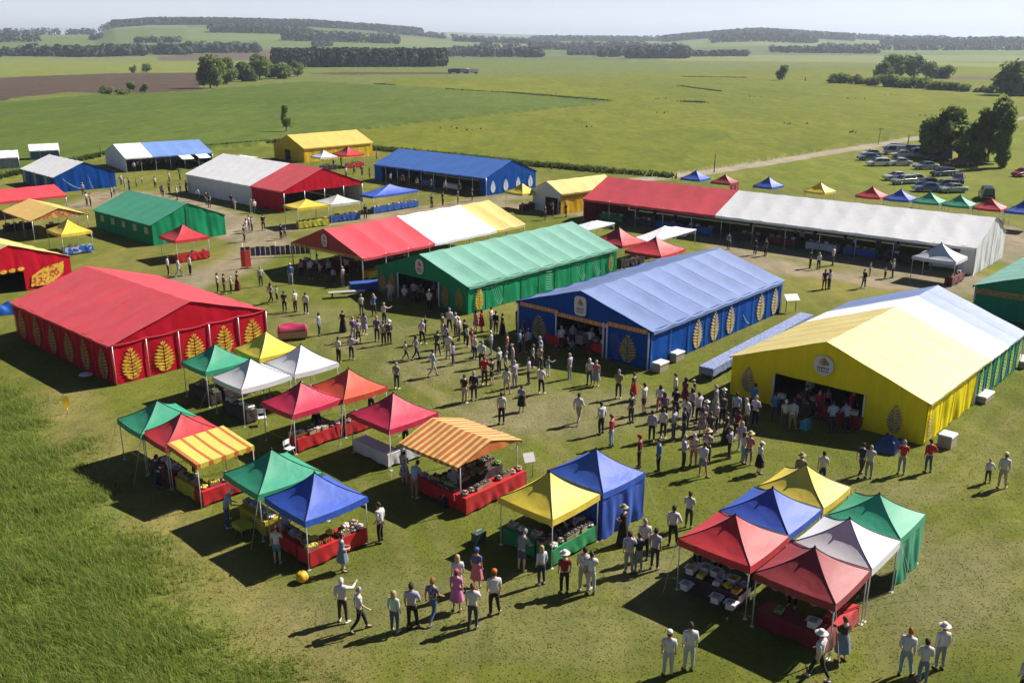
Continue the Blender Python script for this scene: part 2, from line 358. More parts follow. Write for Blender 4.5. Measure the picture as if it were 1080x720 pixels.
# ------------------------------------------------------------------ tall grass (many blades, one mesh)
def blades(name,pts,h,wd,lean,mats,seed=1,nb=3,droop=.5,dirn=None):
    rs=np.random.RandomState(seed); P=np.repeat(np.asarray(pts),nb,axis=0); n=len(P)
    P=P+np.c_[rs.normal(0,.06,n),rs.normal(0,.06,n),np.zeros(n)]
    H=h*(.55+.75*rs.rand(n)); 
    if len(np.shape(h))>0: pass
    az=rs.rand(n)*2*np.pi if dirn is None else dirn+rs.normal(0,.7,n)
    wa=rs.rand(n)*2*np.pi; L=lean*(.4+rs.rand(n))*H
    side=np.c_[np.cos(wa),np.sin(wa),np.zeros(n)]*(wd*(.6+.8*rs.rand(n)))[:,None]
    d=np.c_[np.cos(az),np.sin(az),np.zeros(n)]
    up=np.array([0,0,1.])
    p0=P; p1=P+d*(L*.3)[:,None]+up*(H*.6)[:,None]; p2=P+d*L[:,None]+up*(H*(1-droop*.25))[:,None]
    V=np.stack([p0-side,p0+side,p1+side*.8,p1-side*.8,p2+side*.15,p2-side*.15],1).reshape(-1,3)
    b=np.arange(n)[:,None]*6; F=np.concatenate([b+np.array([[0,1,2,3]]),b+np.array([[3,2,4,5]])],1).reshape(-1)
    me=raw_mesh(name,V,F,4,mats)
    mi=np.repeat(rs.choice(len(mats),n,p=(np.array([.42,.3,.2,.08]) if len(mats)==4 else None)),2).astype(np.int32); me.polygons.foreach_set('material_index',mi)
    o=bpy.data.objects.new(name,me); COL.objects.link(o); return o
def leafmat(name,c,tr=.25):
    if name in MATS: return MATS[name]
    a=NT(name); f=a.noise(3,3); a.base(a.mix(f,tuple(x*.7 for x in c),tuple(x*1.35 for x in c)))
    a.b.inputs['Roughness'].default_value=.75; a.b.inputs['Specular IOR Level'].default_value=.12
    t=a.n('ShaderNodeBsdfTranslucent'); t.inputs[0].default_value=(c[0]*1.3,c[1]*1.4,c[2]*.7,1)
    mx=a.n('ShaderNodeMixShader'); mx.inputs[0].default_value=tr; o=a.t.nodes['Material Output']
    a.l(a.b.outputs[0],mx.inputs[1]); a.l(t.outputs[0],mx.inputs[2]); a.l(mx.outputs[0],o.inputs[0])
    MATS[name]=a.m; return a.m
GR=[leafmat('long_grass_green',(.155,.215,.038),.5),leafmat('long_grass_yellow',(.225,.255,.058),.5),leafmat('long_grass_dark',(.115,.17,.032),.5),leafmat('long_grass_straw',(.25,.25,.10),.4)]
rs=np.random.RandomState(3)
gx=rs.uniform(-36,2,170000); gy=rs.uniform(19,56,170000)
dg=segdist(gx,gy,P_tall[1:12])*np.where(inpoly(gx,gy,P_tall),1,-1)+(fbm(gx/2.2,gy/2.2,31)-.5)*6
dens=fbm(gx/2.2,gy/2.2,51)
ok=(np.abs(gx/np.maximum(gy,1))<.66)&(rs.rand(len(gx))<sstep(-3.2,1.5,dg)*np.clip((dens-.1)*2.4,.3,1))
gp=np.c_[gx,gy,np.zeros(len(gx))][ok]; dg=dg[ok]
hh=np.repeat(np.clip((dg+3.4)/7,.10,1)*(.22+.66*fbm(gp[:,0]/3.1,gp[:,1]/3.1,61)),3)
tg=blades('tall_grass',gp,hh,.012,.8,GR,5,3,.6,dirn=2.6); tag(tg,kind='stuff')
# short tufts through the mown lawn
gx=rs.uniform(-40,45,330000); gy=23.5+48*rs.rand(330000)**1.4
ok=(np.abs(gx/gy)<.62)&~inpoly(gx,gy,P_tall)&(rs.rand(len(gx))<.35+.65*fbm(gx/1.2,gy/1.2,71))
gp=np.c_[gx,gy,np.zeros(len(gx))][ok]
GL=[leafmat('lawn_tuft_green',(.15,.165,.03),.4),leafmat('lawn_tuft_pale',(.20,.18,.05),.4),leafmat('lawn_tuft_mid',(.125,.145,.03),.4)]
lt=blades('lawn_grass',gp,np.full(len(gp),.022),.026,2.6,GL,8,1,.5); tag(lt,kind='stuff')
# rough margin along the crop edge
mp=[]
for (a0,b0),(a1,b1) in zip([(292,150.5),(340,153.5),(400,158.5),(480,166.5),(560,175)],[(340,153.5),(400,158.5),(480,166.5),(560,175),(640,182)]):
    p,q=G(a0,b0),G(a1,b1); L=math.dist(p,q); m=int(L*26)
    for i in range(m):
        t=rs.rand(); mp.append((p[0]+(q[0]-p[0])*t+rs.normal(0,.5),p[1]+(q[1]-p[1])*t+rs.normal(.6,.8),0))
for (a0,b0),(a1,b1) in zip([(640,182),(-60,198),(0,188),(110,164),(200,158)],[(712,187.5),(0,188),(110,164),(200,158),(292,150.5)]):
    p,q=G(a0,b0),G(a1,b1); L=math.dist(p,q); m=int(L*14)
    for i in range(m):
        t=rs.rand(); mp.append((p[0]+(q[0]-p[0])*t+rs.normal(0,.4),p[1]+(q[1]-p[1])*t+rs.normal(.4,.6),0))
DK=[leafmat('margin_dark',(.055,.085,.02),.2),leafmat('margin_mid',(.07,.105,.024),.2),leafmat('margin_olive',(.10,.125,.03),.2)]
mg=blades('field_margin_grass',mp,np.full(len(mp)*3,.75),.12,.6,DK,9,3,.4); tag(mg,kind='stuff')
# crop streaks: shadow streaks of the crop imitated by dark coloured blades
sp=[]
for (a0,b0),(a1,b1),m in [((470,95.5),(540,99.5),60),((540,99.5),(640,108),200),((395,90),(415,91),60),((720,82),(787,83),160),((720,109),(742,110),60),((716,92),(760,98),120)]:
    p,q=G(a0,b0),G(a1,b1)
    for i in range(m*2):
        t=rs.rand(); sp.append((p[0]+(q[0]-p[0])*t+rs.normal(0,.8),p[1]+(q[1]-p[1])*t+rs.normal(0,1.6),.5))
for i in range(14):
    c=G(rs.uniform(400,1000),rs.uniform(100,150)); 
    if not inpoly(np.array([c[0]]),np.array([c[1]]),P_yel)[0]: continue
    for j in range(4): sp.append((c[0]+rs.normal(0,2.2),c[1]+rs.normal(0,1.0),.5))
cs=blades('crop_shadow_streaks',sp,np.full(len(sp)*3,.5),.16,.9,[leafmat('shadow_streak_olive',(.07,.085,.022),.3),leafmat('shadow_streak_green',(.085,.105,.025),.3)],10,3,.4); tag(cs,kind='stuff')
# ================================================================== marquees
F=dict(
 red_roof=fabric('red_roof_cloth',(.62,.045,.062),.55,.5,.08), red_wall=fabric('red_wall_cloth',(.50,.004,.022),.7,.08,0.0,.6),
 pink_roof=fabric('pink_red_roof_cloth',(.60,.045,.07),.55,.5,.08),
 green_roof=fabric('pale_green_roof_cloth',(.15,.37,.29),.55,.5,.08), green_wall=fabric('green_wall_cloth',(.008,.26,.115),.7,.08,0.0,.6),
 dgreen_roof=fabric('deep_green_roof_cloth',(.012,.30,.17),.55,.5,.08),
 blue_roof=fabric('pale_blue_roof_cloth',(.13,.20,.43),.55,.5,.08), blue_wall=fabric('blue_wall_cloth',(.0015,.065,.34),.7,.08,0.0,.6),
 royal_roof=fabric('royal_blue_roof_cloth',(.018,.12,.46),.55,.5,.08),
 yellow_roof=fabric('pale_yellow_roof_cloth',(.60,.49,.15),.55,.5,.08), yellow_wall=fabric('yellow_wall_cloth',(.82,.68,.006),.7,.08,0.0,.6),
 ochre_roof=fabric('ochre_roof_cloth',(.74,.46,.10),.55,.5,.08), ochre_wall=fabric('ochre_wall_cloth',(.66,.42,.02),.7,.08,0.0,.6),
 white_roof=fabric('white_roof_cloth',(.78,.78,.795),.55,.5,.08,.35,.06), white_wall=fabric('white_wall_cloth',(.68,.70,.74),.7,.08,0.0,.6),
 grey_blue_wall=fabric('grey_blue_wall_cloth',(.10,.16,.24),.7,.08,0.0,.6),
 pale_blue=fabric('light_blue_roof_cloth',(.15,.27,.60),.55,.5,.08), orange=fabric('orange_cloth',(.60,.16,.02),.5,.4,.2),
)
STEEL=plain('pale_frame_steel',(.55,.56,.57),.4,.6,.1,20); DARKP=plain('dark_piping',(.012,.012,.018),.6)
GOLD=speckle('golden_leaf_print',[(.62,.40,.03),(.50,.30,.02),(.72,.50,.06),(.40,.22,.02)],7,.6,.1)
GOLDD=speckle('ochre_leaf_print',[(.34,.22,.05),(.28,.17,.04),(.42,.28,.07)],7,.6,.1)
WHEAT=speckle('wheat_leaf_print',[(.56,.42,.14),(.46,.34,.10),(.62,.50,.20)],7,.6,.1)
GREYL=speckle('grey_brown_leaf_print',[(.27,.23,.15),(.22,.18,.11),(.33,.28,.18)],9,.6,.1)
WHITEP=plain('white_print',(.72,.74,.76),.6); DKTXT=plain('dark_print',(.03,.03,.05),.6); REDTXT=plain('red_print',(.45,.06,.04),.6)
LIME=speckle('lime_yellow_print',[(.50,.52,.06),(.36,.44,.05),(.62,.58,.12)],6,.6,.1); SILV=plain('silvery_print',(.42,.62,.55),.4)
def P3(o,d,n):
    'local frame on a wall: origin, along, outward normal; z up'
    o=Vector(o);d=Vector(d).normalized();n=Vector(n).normalized()
    return lambda s,z,h=0.0: o+d*s+Vector((0,0,z))+n*h
def leaf(mb,fr,cx,z0,h,wd,off=.06,style=0):
    'a printed leaf: two columns of slanted leaflets inside a pointed oval, on a central vein'
    k=9; h*=rng.uniform(.94,1.03); wd*=rng.uniform(.92,1.06); cx+=rng.uniform(-.05,.05)
    for i in range(k):
        t=(i+.25)/k; prof=math.sin(math.pi*min(1,(t*.93+.07)**.72))**.8*wd/2
        z=z0+h*t*.93; dz=h/k*.74; rise=h/k*1.15
        for sgn in (-1,1):
            x0=cx+sgn*.02*wd; x1=cx+sgn*prof; xm=cx+sgn*prof*.62
            ps=[(x0,z),(xm,z+rise*.35),(x1,z+rise*.95),(xm,z+rise*.6+dz*.72),(x0,z+dz*.8)]
            mb.add([fr(a,b,off) for a,b in ps],[(0,1,2,3,4)],False)
    tp=[(cx-.07*wd,z0+h*.93),(cx+.07*wd,z0+h*.93),(cx,z0+h*1.02)]
    mb.add([fr(a,b,off) for a,b in tp],[(0,1,2)],False)
def swoosh(mb,fr,x0,x1,z0,z1,off=.06,n=3):
    for k in range(n):
        pts=[]
        for i in range(9):
            t=i/8; x=x0+(x1-x0)*(t*.9+.03*k); z=z1+(z0-z1)*math.sin(t*math.pi/2*(1-.12*k))-.0*k; pts.append((x,z-.12*k))
        for (a,b),(c,d) in zip(pts[:-1],pts[1:]):
            wv=.035; mb.add([fr(a,b,off),fr(c,d,off),fr(c,d+wv,off),fr(a,b+wv,off)],[(0,1,2,3)],False)
def wall(mb,fr,s0,s1,ztop,zbot=0.02,amp=.025,bays=1,seed=0,nz=6,per=9):
    'hanging cloth wall with folds; ztop may be a function of s'
    r=random.Random(seed); n=max(4,int(abs(s1-s0)*per)); ph=[r.uniform(0,6.28) for _ in range(4)]
    zt=ztop if callable(ztop) else (lambda s:ztop)
    def fn(u,v):
        s=s0+(s1-s0)*u; top=zt(s); z=top+(zbot-top)*v
        bay=abs(math.sin(math.pi*u*bays))
        h=amp*(.35+v*.65)*(math.sin(s*3.3+ph[0]+1.2*v)+.45*math.sin(s*7.1+ph[1]-2*v)+.6*math.sin(s*1.7+ph[2]+z*1.7))*(.25+.75*bay)
        return fr(s,z,h)
    mb.grid(fn,n,nz,True)
def marquee(name,label,cat,x,y,deg,W,L,he,hr,roof,bays=6,over=.18,group='marquees of the fair',sag=.07,valance=.22,legs=True,hip=False,scallop=.05,seams_=True):
    t=empty(name,(x,y,0),R(deg),label,cat,group)
    t_info=dict(o=t,W=W,L=L,he=he,hr=hr,bays=bays)
    # roof panels, one per colour
    for (f0,f1,mn) in roof:
        mb=MB(); nb=max(1,round((f1-f0)*bays)); nu=nb*7
        for sg in (-1,1):
            def fn(u,v):
                yy=L*(f0+(f1-f0)*u); 
                if f0==0 and u==0: yy-=over*.6
                if f1==1 and u==1: yy+=over*.6
                bl=abs(math.sin(math.pi*u*nb)); xx=(W/2+over)*v
                z=hr+(he-hr)*v*(W/2+over)/(W/2)-sag*bl*(.35+.65*math.sin(math.pi*min(1,v*.95+.02)))+.012*math.sin(yy*3.1+xx*2.3)
                return (sg*xx,yy,z)
            mb.grid(fn,nu,8,True)
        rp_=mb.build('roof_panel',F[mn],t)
        if seams_:
            for b in range(1 if f0>0 else 1,nb+1):
                if b==nb and f1==1: continue
                q=MB(); yy=L*(f0+(f1-f0)*b/nb)
                for sg in (-1,1):
                    def fs_(u,v):
                        xx=(W/2+over)*v; z=hr+(he-hr)*v*(W/2+over)/(W/2)+.012*math.sin(yy*3.1+xx*2.3)+.007+.006*math.sin(math.pi*u)
                        return (sg*xx,yy+(u-.5)*.05,z)
                    q.grid(fs_,2,8,False)
                q.build('roof_seam',F[mn],rp_)
        if valance:
            mb=MB()
            for sg in (-1,1):
                def fn(u,v):
                    yy=L*(f0+(f1-f0)*u); b=abs(math.sin(math.pi*u*nb)); ex=he+(he-hr)*over/(W/2)-sag*b*.45
                    return (sg*(W/2+over+.006+.012*math.sin(yy*9)*v),yy,ex-v*(valance-scallop*b)-.002)
                mb.grid(fn,nb*10,2,True)
            mb.build('valance',F[mn],t)
    return t_info
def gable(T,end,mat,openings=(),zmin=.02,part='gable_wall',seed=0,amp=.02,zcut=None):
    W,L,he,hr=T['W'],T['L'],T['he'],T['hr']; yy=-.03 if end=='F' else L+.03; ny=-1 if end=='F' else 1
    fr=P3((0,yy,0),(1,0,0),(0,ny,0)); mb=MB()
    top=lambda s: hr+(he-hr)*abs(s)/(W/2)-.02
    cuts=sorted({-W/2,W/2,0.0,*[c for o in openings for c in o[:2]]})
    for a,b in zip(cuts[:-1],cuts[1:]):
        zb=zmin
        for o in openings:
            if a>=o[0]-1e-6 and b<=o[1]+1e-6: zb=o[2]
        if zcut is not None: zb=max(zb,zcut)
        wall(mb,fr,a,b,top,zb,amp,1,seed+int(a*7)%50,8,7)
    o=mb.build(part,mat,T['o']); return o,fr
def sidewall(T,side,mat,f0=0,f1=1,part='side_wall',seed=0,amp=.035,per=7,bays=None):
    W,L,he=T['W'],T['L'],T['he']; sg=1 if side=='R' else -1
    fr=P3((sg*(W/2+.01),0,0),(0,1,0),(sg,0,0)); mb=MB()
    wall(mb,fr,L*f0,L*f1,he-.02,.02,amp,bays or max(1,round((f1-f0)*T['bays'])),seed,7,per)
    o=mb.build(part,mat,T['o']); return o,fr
def posts(T,side,r=.045,n=None,f0=0,f1=1,mat=None):
    W,L,he=T['W'],T['L'],T['he']; n=n or T['bays']
    for i in range(n+1):
        yy=L*(f0+(f1-f0)*i/n); sg=1 if side=='R' else -1
        m=MB(); m.tube((sg*W/2,yy,0),(sg*W/2,yy,he),r,6); m.box(sg*W/2-.12,sg*W/2+.12,yy-.12,yy+.12,0,.02); m.build('post',mat or STEEL,T['o'])
def gposts(T,end,xs,htop=None,r=.045,mat=None):
    yy=-.09 if end=='F' else T['L']+.09
    for x in xs:
        m=MB(); m.tube((x,yy,0),(x,yy,htop or T['he']),r,6); m.build('post',mat or STEEL,T['o'])
def emblem(T,fr,cx,cz,w,h,kind='oval',pic=(.45,.2,.1)):
    'a badge with a small picture above two lines of lettering'
    mb=MB(); n=28; pts=[]
    for i in range(n):
        t=2*math.pi*i/n; c,s=math.cos(t),math.sin(t)
        if kind=='shield': k=1/max(abs(c),abs(s))**.75; c*=k; s*=k
        if kind=='pill': s=(abs(s)**.75)*(1 if s>0 else -1)
        pts.append((cx+c*w/2,cz+s*h/2))
    mb.add([fr(a,b,.05) for a,b in pts]+[fr(a,b,.08) for a,b in pts],[tuple(range(n,2*n))]+[(i,(i+1)%n,n+(i+1)%n,n+i) for i in range(n)],False)
    e=mb.build('emblem',fabric('emblem_white',(.62,.63,.66),.5),T['o'])
    mb=MB()
    r=random.Random(int(cx*10+cz*7))
    for k,(dx,dz,rr) in enumerate(((0,.17,.2),(-.16,.12,.1),(.17,.13,.11),(.02,.32,.08),(-.1,.26,.07))):
        mb.cur=k%3; q=[(cx+dx*w+rr*w*math.cos(j*math.pi/4),cz+dz*h+rr*w*.9*math.sin(j*math.pi/4)) for j in range(8)]
        mb.add([fr(a,b,.084+.003*k) for a,b in q],[tuple(range(8))],False)
    mb.build('picture',[plain('badge_rust',(.40,.12,.06)),plain('badge_ochre',(.48,.33,.08)),plain('badge_green',(.08,.22,.10))],e)
    mb=MB()
    for row,(zz,nn,hh) in enumerate(((-.14,7,.10),(-.29,6,.07))):
        for i in range(nn):
            xx=cx+(i-(nn-1)/2)*w*.62/nn; ww=w*.62/nn*.62; z=cz+zz*h+r.uniform(-.01,.01)*h; H=h*hh*r.uniform(.75,1.2)
            mb.add([fr(a,b,.09) for a,b in ((xx-ww/2,z-H/2),(xx+ww/2,z-H/2),(xx+ww/2,z+H/2),(xx-ww/2,z+H/2))],[(0,1,2,3)],False)
    mb.build('lettering',DKTXT,e)
def banner(T,fr,x0,x1,z0,z1,tilt=0,mat=None,off=.10,txt=True):
    mb=MB(); f=lambda s,z:(s,z+tilt*(s-x0))
    q=[f(x0,z0),f(x1,z0),f(x1,z1),f(x0,z1)]; mb.add([fr(a,b,off) for a,b in q]+[fr(a,b,off-.03) for a,b in q],[(0,1,2,3),(7,6,5,4),(0,4,5,1),(1,5,6,2),(2,6,7,3),(3,7,4,0)],False)
    b=mb.build('banner',mat or plain('orange_banner',(.50,.20,.05)),T['o'])
    if txt:
        mb=MB(); n=int((x1-x0)/.24); r=random.Random(int(x0*13))
        for i in range(n):
            if r.random()<.14: continue
            xx=x0+.15+i*.24; hh=(z1-z0)*r.uniform(.45,.62); zz=(z0+z1)/2
            for (a,b2,c,d) in ((0,.05,-.5,.5),(.05,.14,r.choice((-.5,0,.3)),r.choice((.3,.5)))):
                q=[f(xx+a,zz+c*hh),f(xx+b2,zz+c*hh),f(xx+b2,zz+d*hh),f(xx+a,zz+d*hh)]; mb.add([fr(s,z,off+.008) for s,z in q],[(0,1,2,3)],False)
        mb.build('lettering',plain('cream_lettering',(.60,.50,.30)),b)
def leafpart(T,fr,cx,z0,h,wd,mat,off=.07):
    mb=MB(); leaf(mb,fr,cx,z0,h,wd,off); mb.build('leaf_motif',mat,T['o'])
def hem(T,fr,s0,s1,z,mat,amp=.1,bays=5,wd=.05):
    'a gathered band of cloth along the top of a wall'
    mb=MB()
    def fn(u,v):
        s=s0+(s1-s0)*u; zz=z-amp*abs(math.sin(math.pi*u*bays)); return fr(s,zz-v*wd*2,.05+.03*math.sin(v*math.pi))
    mb.grid(fn,bays*8,2); mb.build('swag',mat,T['o'])
def seams(T,fr,ss,z0,z1,mat,off=.05,wd=.05):
    for s in ss:
        mb=MB(); q=[fr(s-wd,z0,off),fr(s+wd,z0,off),fr(s+wd*.6,z1,off),fr(s-wd*.6,z1,off)]; mb.add(q+[fr(s,z0,off-.03),fr(s,z1,off-.03)],[(0,1,2,3),(0,3,5,4),(1,4,5,2)],False); mb.build('wall_seam',mat,T['o'])
# --- the big red marquee
T=marquee('marquee','big red marquee with red walls printed with golden leaves, nearest the tall grass','marquee',-20.63,58.72,47.5,10.85,14.93,2.59,4.27,[(0,1,'red_roof')],6,valance=.12,scallop=.02,sag=.05)
g,fr=gable(T,'F',F['red_wall'],amp=.03,seed=3)
for i in range(5): leafpart(T,fr,-10.85/2+10.85*(i+.5)/5,.08,2.15,1.5,GOLD)
hem(T,fr,-5.4,5.4,2.62,fabric('red_swag',(.56,.02,.04),.45),.09,5)
gposts(T,'F',[-5.42+10.85*i/5 for i in range(6)],2.5,.035)
g,fr=sidewall(T,'L',F['red_wall'],seed=4)
for i in range(6): leafpart(T,fr,14.93*(i+.5)/6,.08,2.15,1.4,GOLDD)
seams(T,fr,[14.93*i/6 for i in range(7)],.05,2.5,fabric('red_swag',(.56,.02,.04)))
sidewall(T,'R',F['red_wall'],seed=5); gable(T,'B',F['red_wall'])
# --- green marquee in front row
T=marquee('marquee','long pale green marquee with dark green gable badge and wide open front','marquee',-7.33,74.1,-41.8,10.53,19.37,2.3,4.04,[(0,1,'green_roof')],9,sag=.17)
g,fr=gable(T,'F',F['green_wall'],[(-2.6,2.1,2.05)],seed=6,amp=.015)
emblem(T,fr,0,3.0,.95,1.25,'pill')
for cx in (-4.55,-3.35): leafpart(T,fr,cx,.2,1.75,.95,GOLDD)
for cx in (2.9,4.45): leafpart(T,fr,cx,.2,1.75,.95,GOLDD)
gposts(T,'F',[-2.65,2.15],2.1,.06,plain('white_post',(.7,.7,.7)))
g,fr=sidewall(T,'R',F['green_wall'],seed=7,amp=.035,per=9)
leafpart(T,fr,1.15,.12,1.9,1.1,GOLD,.10)
hem(T,fr,0,19.37,2.3,F['green_wall'],.10,9); seams(T,fr,[19.37*i/9 for i in range(10)],.05,2.25,fabric('green_seam',(.006,.16,.07)),.09,.06)
for i,(s,sty) in enumerate(((3.2,1),(9.7,2),(14.0,1),(16.2,1))):
    mb=MB()
    if sty==2:
        for j in range(9):
            m9=MB(); swoosh(m9,fr,s-.42,s+.42,.2+j*.21,.28+j*.21,.10,1); m9.build('swirl_print',SILV,T['o'])
        continue
    else:
        for j in range(4): swoosh(mb,fr,s-.7+.25*j,s+.55+.1*j,.15+.1*j,1.9,.10,1)
    mb.build('swirl_print',SILV,T['o'])
leafpart(T,fr,18.4,.2,1.7,.8,GOLDD,.1)
sidewall(T,'L',F['green_wall'],seed=8); gable(T,'B',F['green_wall'])
# --- blue marquee in front row
T=marquee('marquee','pale blue roofed marquee with shield badge on dark blue gable and leaf printed side','marquee',4.63,61.28,-41.4,11.24,18.14,2.66,4.33,[(0,1,'blue_roof')],8,sag=.17)
g,fr=gable(T,'F',F['blue_wall'],[(-2.0,1.9,2.2)],seed=9,amp=.012)
emblem(T,fr,0,3.25,1.0,1.35,'shield')
banner(T,fr,-5.3,-1.9,2.35,2.65); banner(T,fr,-2.2,2.2,2.22,2.52,-.015); banner(T,fr,2.3,5.4,2.35,2.65)
leafpart(T,fr,-3.6,.15,1.9,1.6,speckle('green_gold_leaf_print',[(.30,.28,.04),(.20,.22,.05),(.40,.32,.05)],7,.6,.1)); leafpart(T,fr,3.95,.12,2.0,1.5,speckle('green_gold_leaf_print',[]) if 'green_gold_leaf_print' in MATS else GOLDD)
mb=MB()
for k in range(6): swoosh(mb,fr,2.35+.12*k,3.2+.1*k,.2+.2*k,1.9,.08,1)
mb.build('swirl_print',plain('grey_print',(.25,.3,.36)),T['o'])
gposts(T,'F',[-5.5,-2.05,1.95,2.25,5.5],2.5,.06,plain('white_post',(.7,.7,.7)))
g,fr=sidewall(T,'R',F['blue_wall'],seed=10,amp=.03)
for i in (2,3,4,6,7): leafpart(T,fr,18.14*(i+.5)/8,.08,2.15,1.3,WHEAT)
mb=MB(); swoosh(mb,fr,12.0,13.1,.35,1.2,.08,2); mb.build('swirl_print',plain('pale_blue_print',(.35,.5,.7)),T['o'])
hem(T,fr,0,18.14,2.62,F['blue_wall'],.14,8); seams(T,fr,[18.14*i/8 for i in range(9)],.05,2.5,fabric('blue_seam',(.012,.11,.42)),.07,.05)
sidewall(T,'L',F['blue_wall'],seed=11); gable(T,'B',F['blue_wall'])
# --- yellow, white and blue marquee
T=marquee('marquee','large marquee with roof running yellow to white to blue and open yellow gable','marquee',17.24,49.4,-42.2,11.32,16.9,2.42,4.5,[(0,.57,'yellow_roof'),(.57,.78,'white_roof'),(.78,1,'blue_roof')],8,sag=.03,valance=.14)
g,fr=gable(T,'F',F['yellow_wall'],[(-2.85,2.35,1.98)],seed=12,amp=.02)
emblem(T,fr,-.05,3.12,1.15,1.15,'oval')
leafpart(T,fr,-4.55,.4,1.6,.9,GREYL); leafpart(T,fr,4.1,.25,1.7,.95,GREYL)
gposts(T,'F',[-2.9,2.4],2.0,.05,plain('white_post',(.7,.7,.7)))
g,fr=sidewall(T,'R',F['yellow_wall'],0,.47,seed=13,amp=.06,per=9); leafpart(T,fr,.5,.1,1.9,.7,GREYL,.1)
seams(T,fr,[.2,2.2,4.2,6.2,7.8],.05,2.3,fabric('yellow_seam',(.42,.32,.01)),.08,.05)
g,fr2=sidewall(T,'R',F['green_wall'],.47,1,'side_wall',14,.04)
for i in range(6): leafpart(T,fr2,16.9*(.47+.53*(i+.5)/6),.1,2.1,.75,LIME,.09)
seams(T,fr2,[16.9*(.47+.53*i/6) for i in range(7)],.05,2.3,fabric('blue_stripe',(.02,.12,.35)),.08,.14)
sidewall(T,'L',F['yellow_wall'],seed=15); gable(T,'B',F['blue_wall'])
# --- red white yellow open marquee
T=marquee('marquee','open sided marquee with roof striped red, white and yellow over crowded tables','marquee',-16.69,83.48,-41.25,10.01,21.46,2.42,4.31,[(0,.40,'pink_roof'),(.40,.80,'white_roof'),(.80,1,'yellow_roof')],8,sag=.18,valance=.25)
g,fr=gable(T,'F',fabric('maroon_gable',(.26,.004,.018),.5),zcut=2.42,seed=16); emblem(T,fr,0,3.25,.8,1.15,'pill')
mb=MB()
for i in range(40):
    s=-5+i*.25; mb.add([fr(s,2.44,.04),fr(s+.25,2.44,.04),fr(s+.22,2.14,.04),fr(s+.03,2.16,.04)],[(0,1,2,3)],False)
mb.build('fringe',GOLDD,T['o'])
posts(T,'R',.055); posts(T,'L',.05); gposts(T,'F',[-2.2,2.2],2.45)
# --- long red and white marquee
T=marquee('marquee','very long open sided marquee, half white and half red roof, with white end wall','marquee',44.75,87.24,49.6,9.66,43.5,2.63,4.65,[(0,.60,'white_roof'),(.60,1,'pink_roof')],16,sag=.09,valance=.28)
g,fr=gable(T,'F',F['white_wall'],seed=17,amp=.05); seams(T,fr,[0.0],.05,4.4,DARKP,.08,.02)
posts(T,'L',.05,12); sidewall(T,'R',F['white_wall'],seed=18); g,fr=sidewall(T,'L',F['white_wall'],0,.03,seed=19); gable(T,'B',F['red_wall'])
# --- back row
T=marquee('marquee','deep blue marquee at the field edge with open long side and white leaf panels','marquee',-.06,134.3,48,10.41,23.5,2.5,4.4,[(0,1,'royal_roof')],9,sag=.05)
g,fr=gable(T,'F',F['blue_wall'],seed=20)
for cx in (-3.9,-1.3,1.3,3.9): leafpart(T,fr,cx,.25,1.75,1.15,WHITEP)
posts(T,'L',.05); sidewall(T,'R',F['blue_wall'],seed=21); sidewall(T,'L',F['blue_wall'],0,.05); sidewall(T,'L',F['blue_wall'],.93,1); gable(T,'B',F['blue_wall'])
T=marquee('marquee','ochre yellow marquee closed with yellow walls, farthest back at the crop edge','marquee',-39.93,171.9,-44.5,9.6,15,2.56,4.51,[(0,1,'ochre_roof')],6,sag=.05)
gable(T,'F',F['ochre_wall'],[(-1.2,.6,1.9)],seed=22); sidewall(T,'R',F['ochre_wall'],seed=23); sidewall(T,'L',F['ochre_wall'],seed=24); gable(T,'B',F['ochre_wall'])
T=marquee('marquee','white and red marquee with white side wall and open red gable on posts','marquee',-24,121.2,46.1,12.11,24.1,2.68,4.96,[(0,.30,'red_roof'),(.30,1,'white_roof')],10,sag=.05)
g,fr=gable(T,'F',F['red_wall'],zcut=2.3,seed=25); gposts(T,'F',[-6,-3,0,3,6],2.4)
sidewall(T,'L',F['red_wall'],0,.3,seed=26); sidewall(T,'L',F['white_wall'],.3,1,seed=27); sidewall(T,'R',F['white_wall'],seed=28); gable(T,'B',F['white_wall'])
T=marquee('marquee','white and light blue marquee at far edge with open front and two white awnings','marquee',-66.45,160.7,-53.9,13.0,14.2,2.3,4.0,[(0,.30,'white_roof'),(.30,1,'pale_blue')],6,sag=.05)
gable(T,'F',F['white_wall'],seed=29); posts(T,'R',.06); sidewall(T,'L',F['white_wall'],seed=30); gable(T,'B',F['blue_wall'])
for f in (.66,.86):
    mb=MB(); mb.grid(lambda u,v:(13.0/2+2.4*v,14.2*(f+.14*u-.07)+.0,2.25-.5*v-.04*math.sin(math.pi*u)),5,3); mb.build('awning',F['white_roof'],T['o'])
T=marquee('marquee','closed marquee with white roof slope and bright blue swoosh printed gable','marquee',-60.87,136.1,44,8.46,13.5,2.24,3.96,[(0,1,'white_roof')],6,sag=.04,valance=.1)
g,fr=gable(T,'F',F['blue_wall'],seed=31,amp=.04)
mb=MB(); swoosh(mb,fr,-3.2,-.6,.35,1.9,.08,2); swoosh(mb,fr,.3,.9,.2,2.2,.08,3); swoosh(mb,fr,-4.0,-3.6,.2,1.6,.08,2); mb.build('swoosh_print',WHITEP,T['o'])
g,fr=sidewall(T,'L',F['grey_blue_wall'],seed=32)
for i in range(6):
    mb=MB(); s=13.5*(i+.5)/6; mb.add([fr(s-.5,.3,.07),fr(s+.5,.3,.07),fr(s+.5,2.0,.07),fr(s-.5,2.0,.07)],[(0,1,2,3)],False); mb.build('wall_panel',fabric('pale_panel',(.22,.34,.40)) if i%2 else F['blue_wall'],T['o'])
sidewall(T,'R',F['blue_wall']); gable(T,'B',F['blue_wall'])
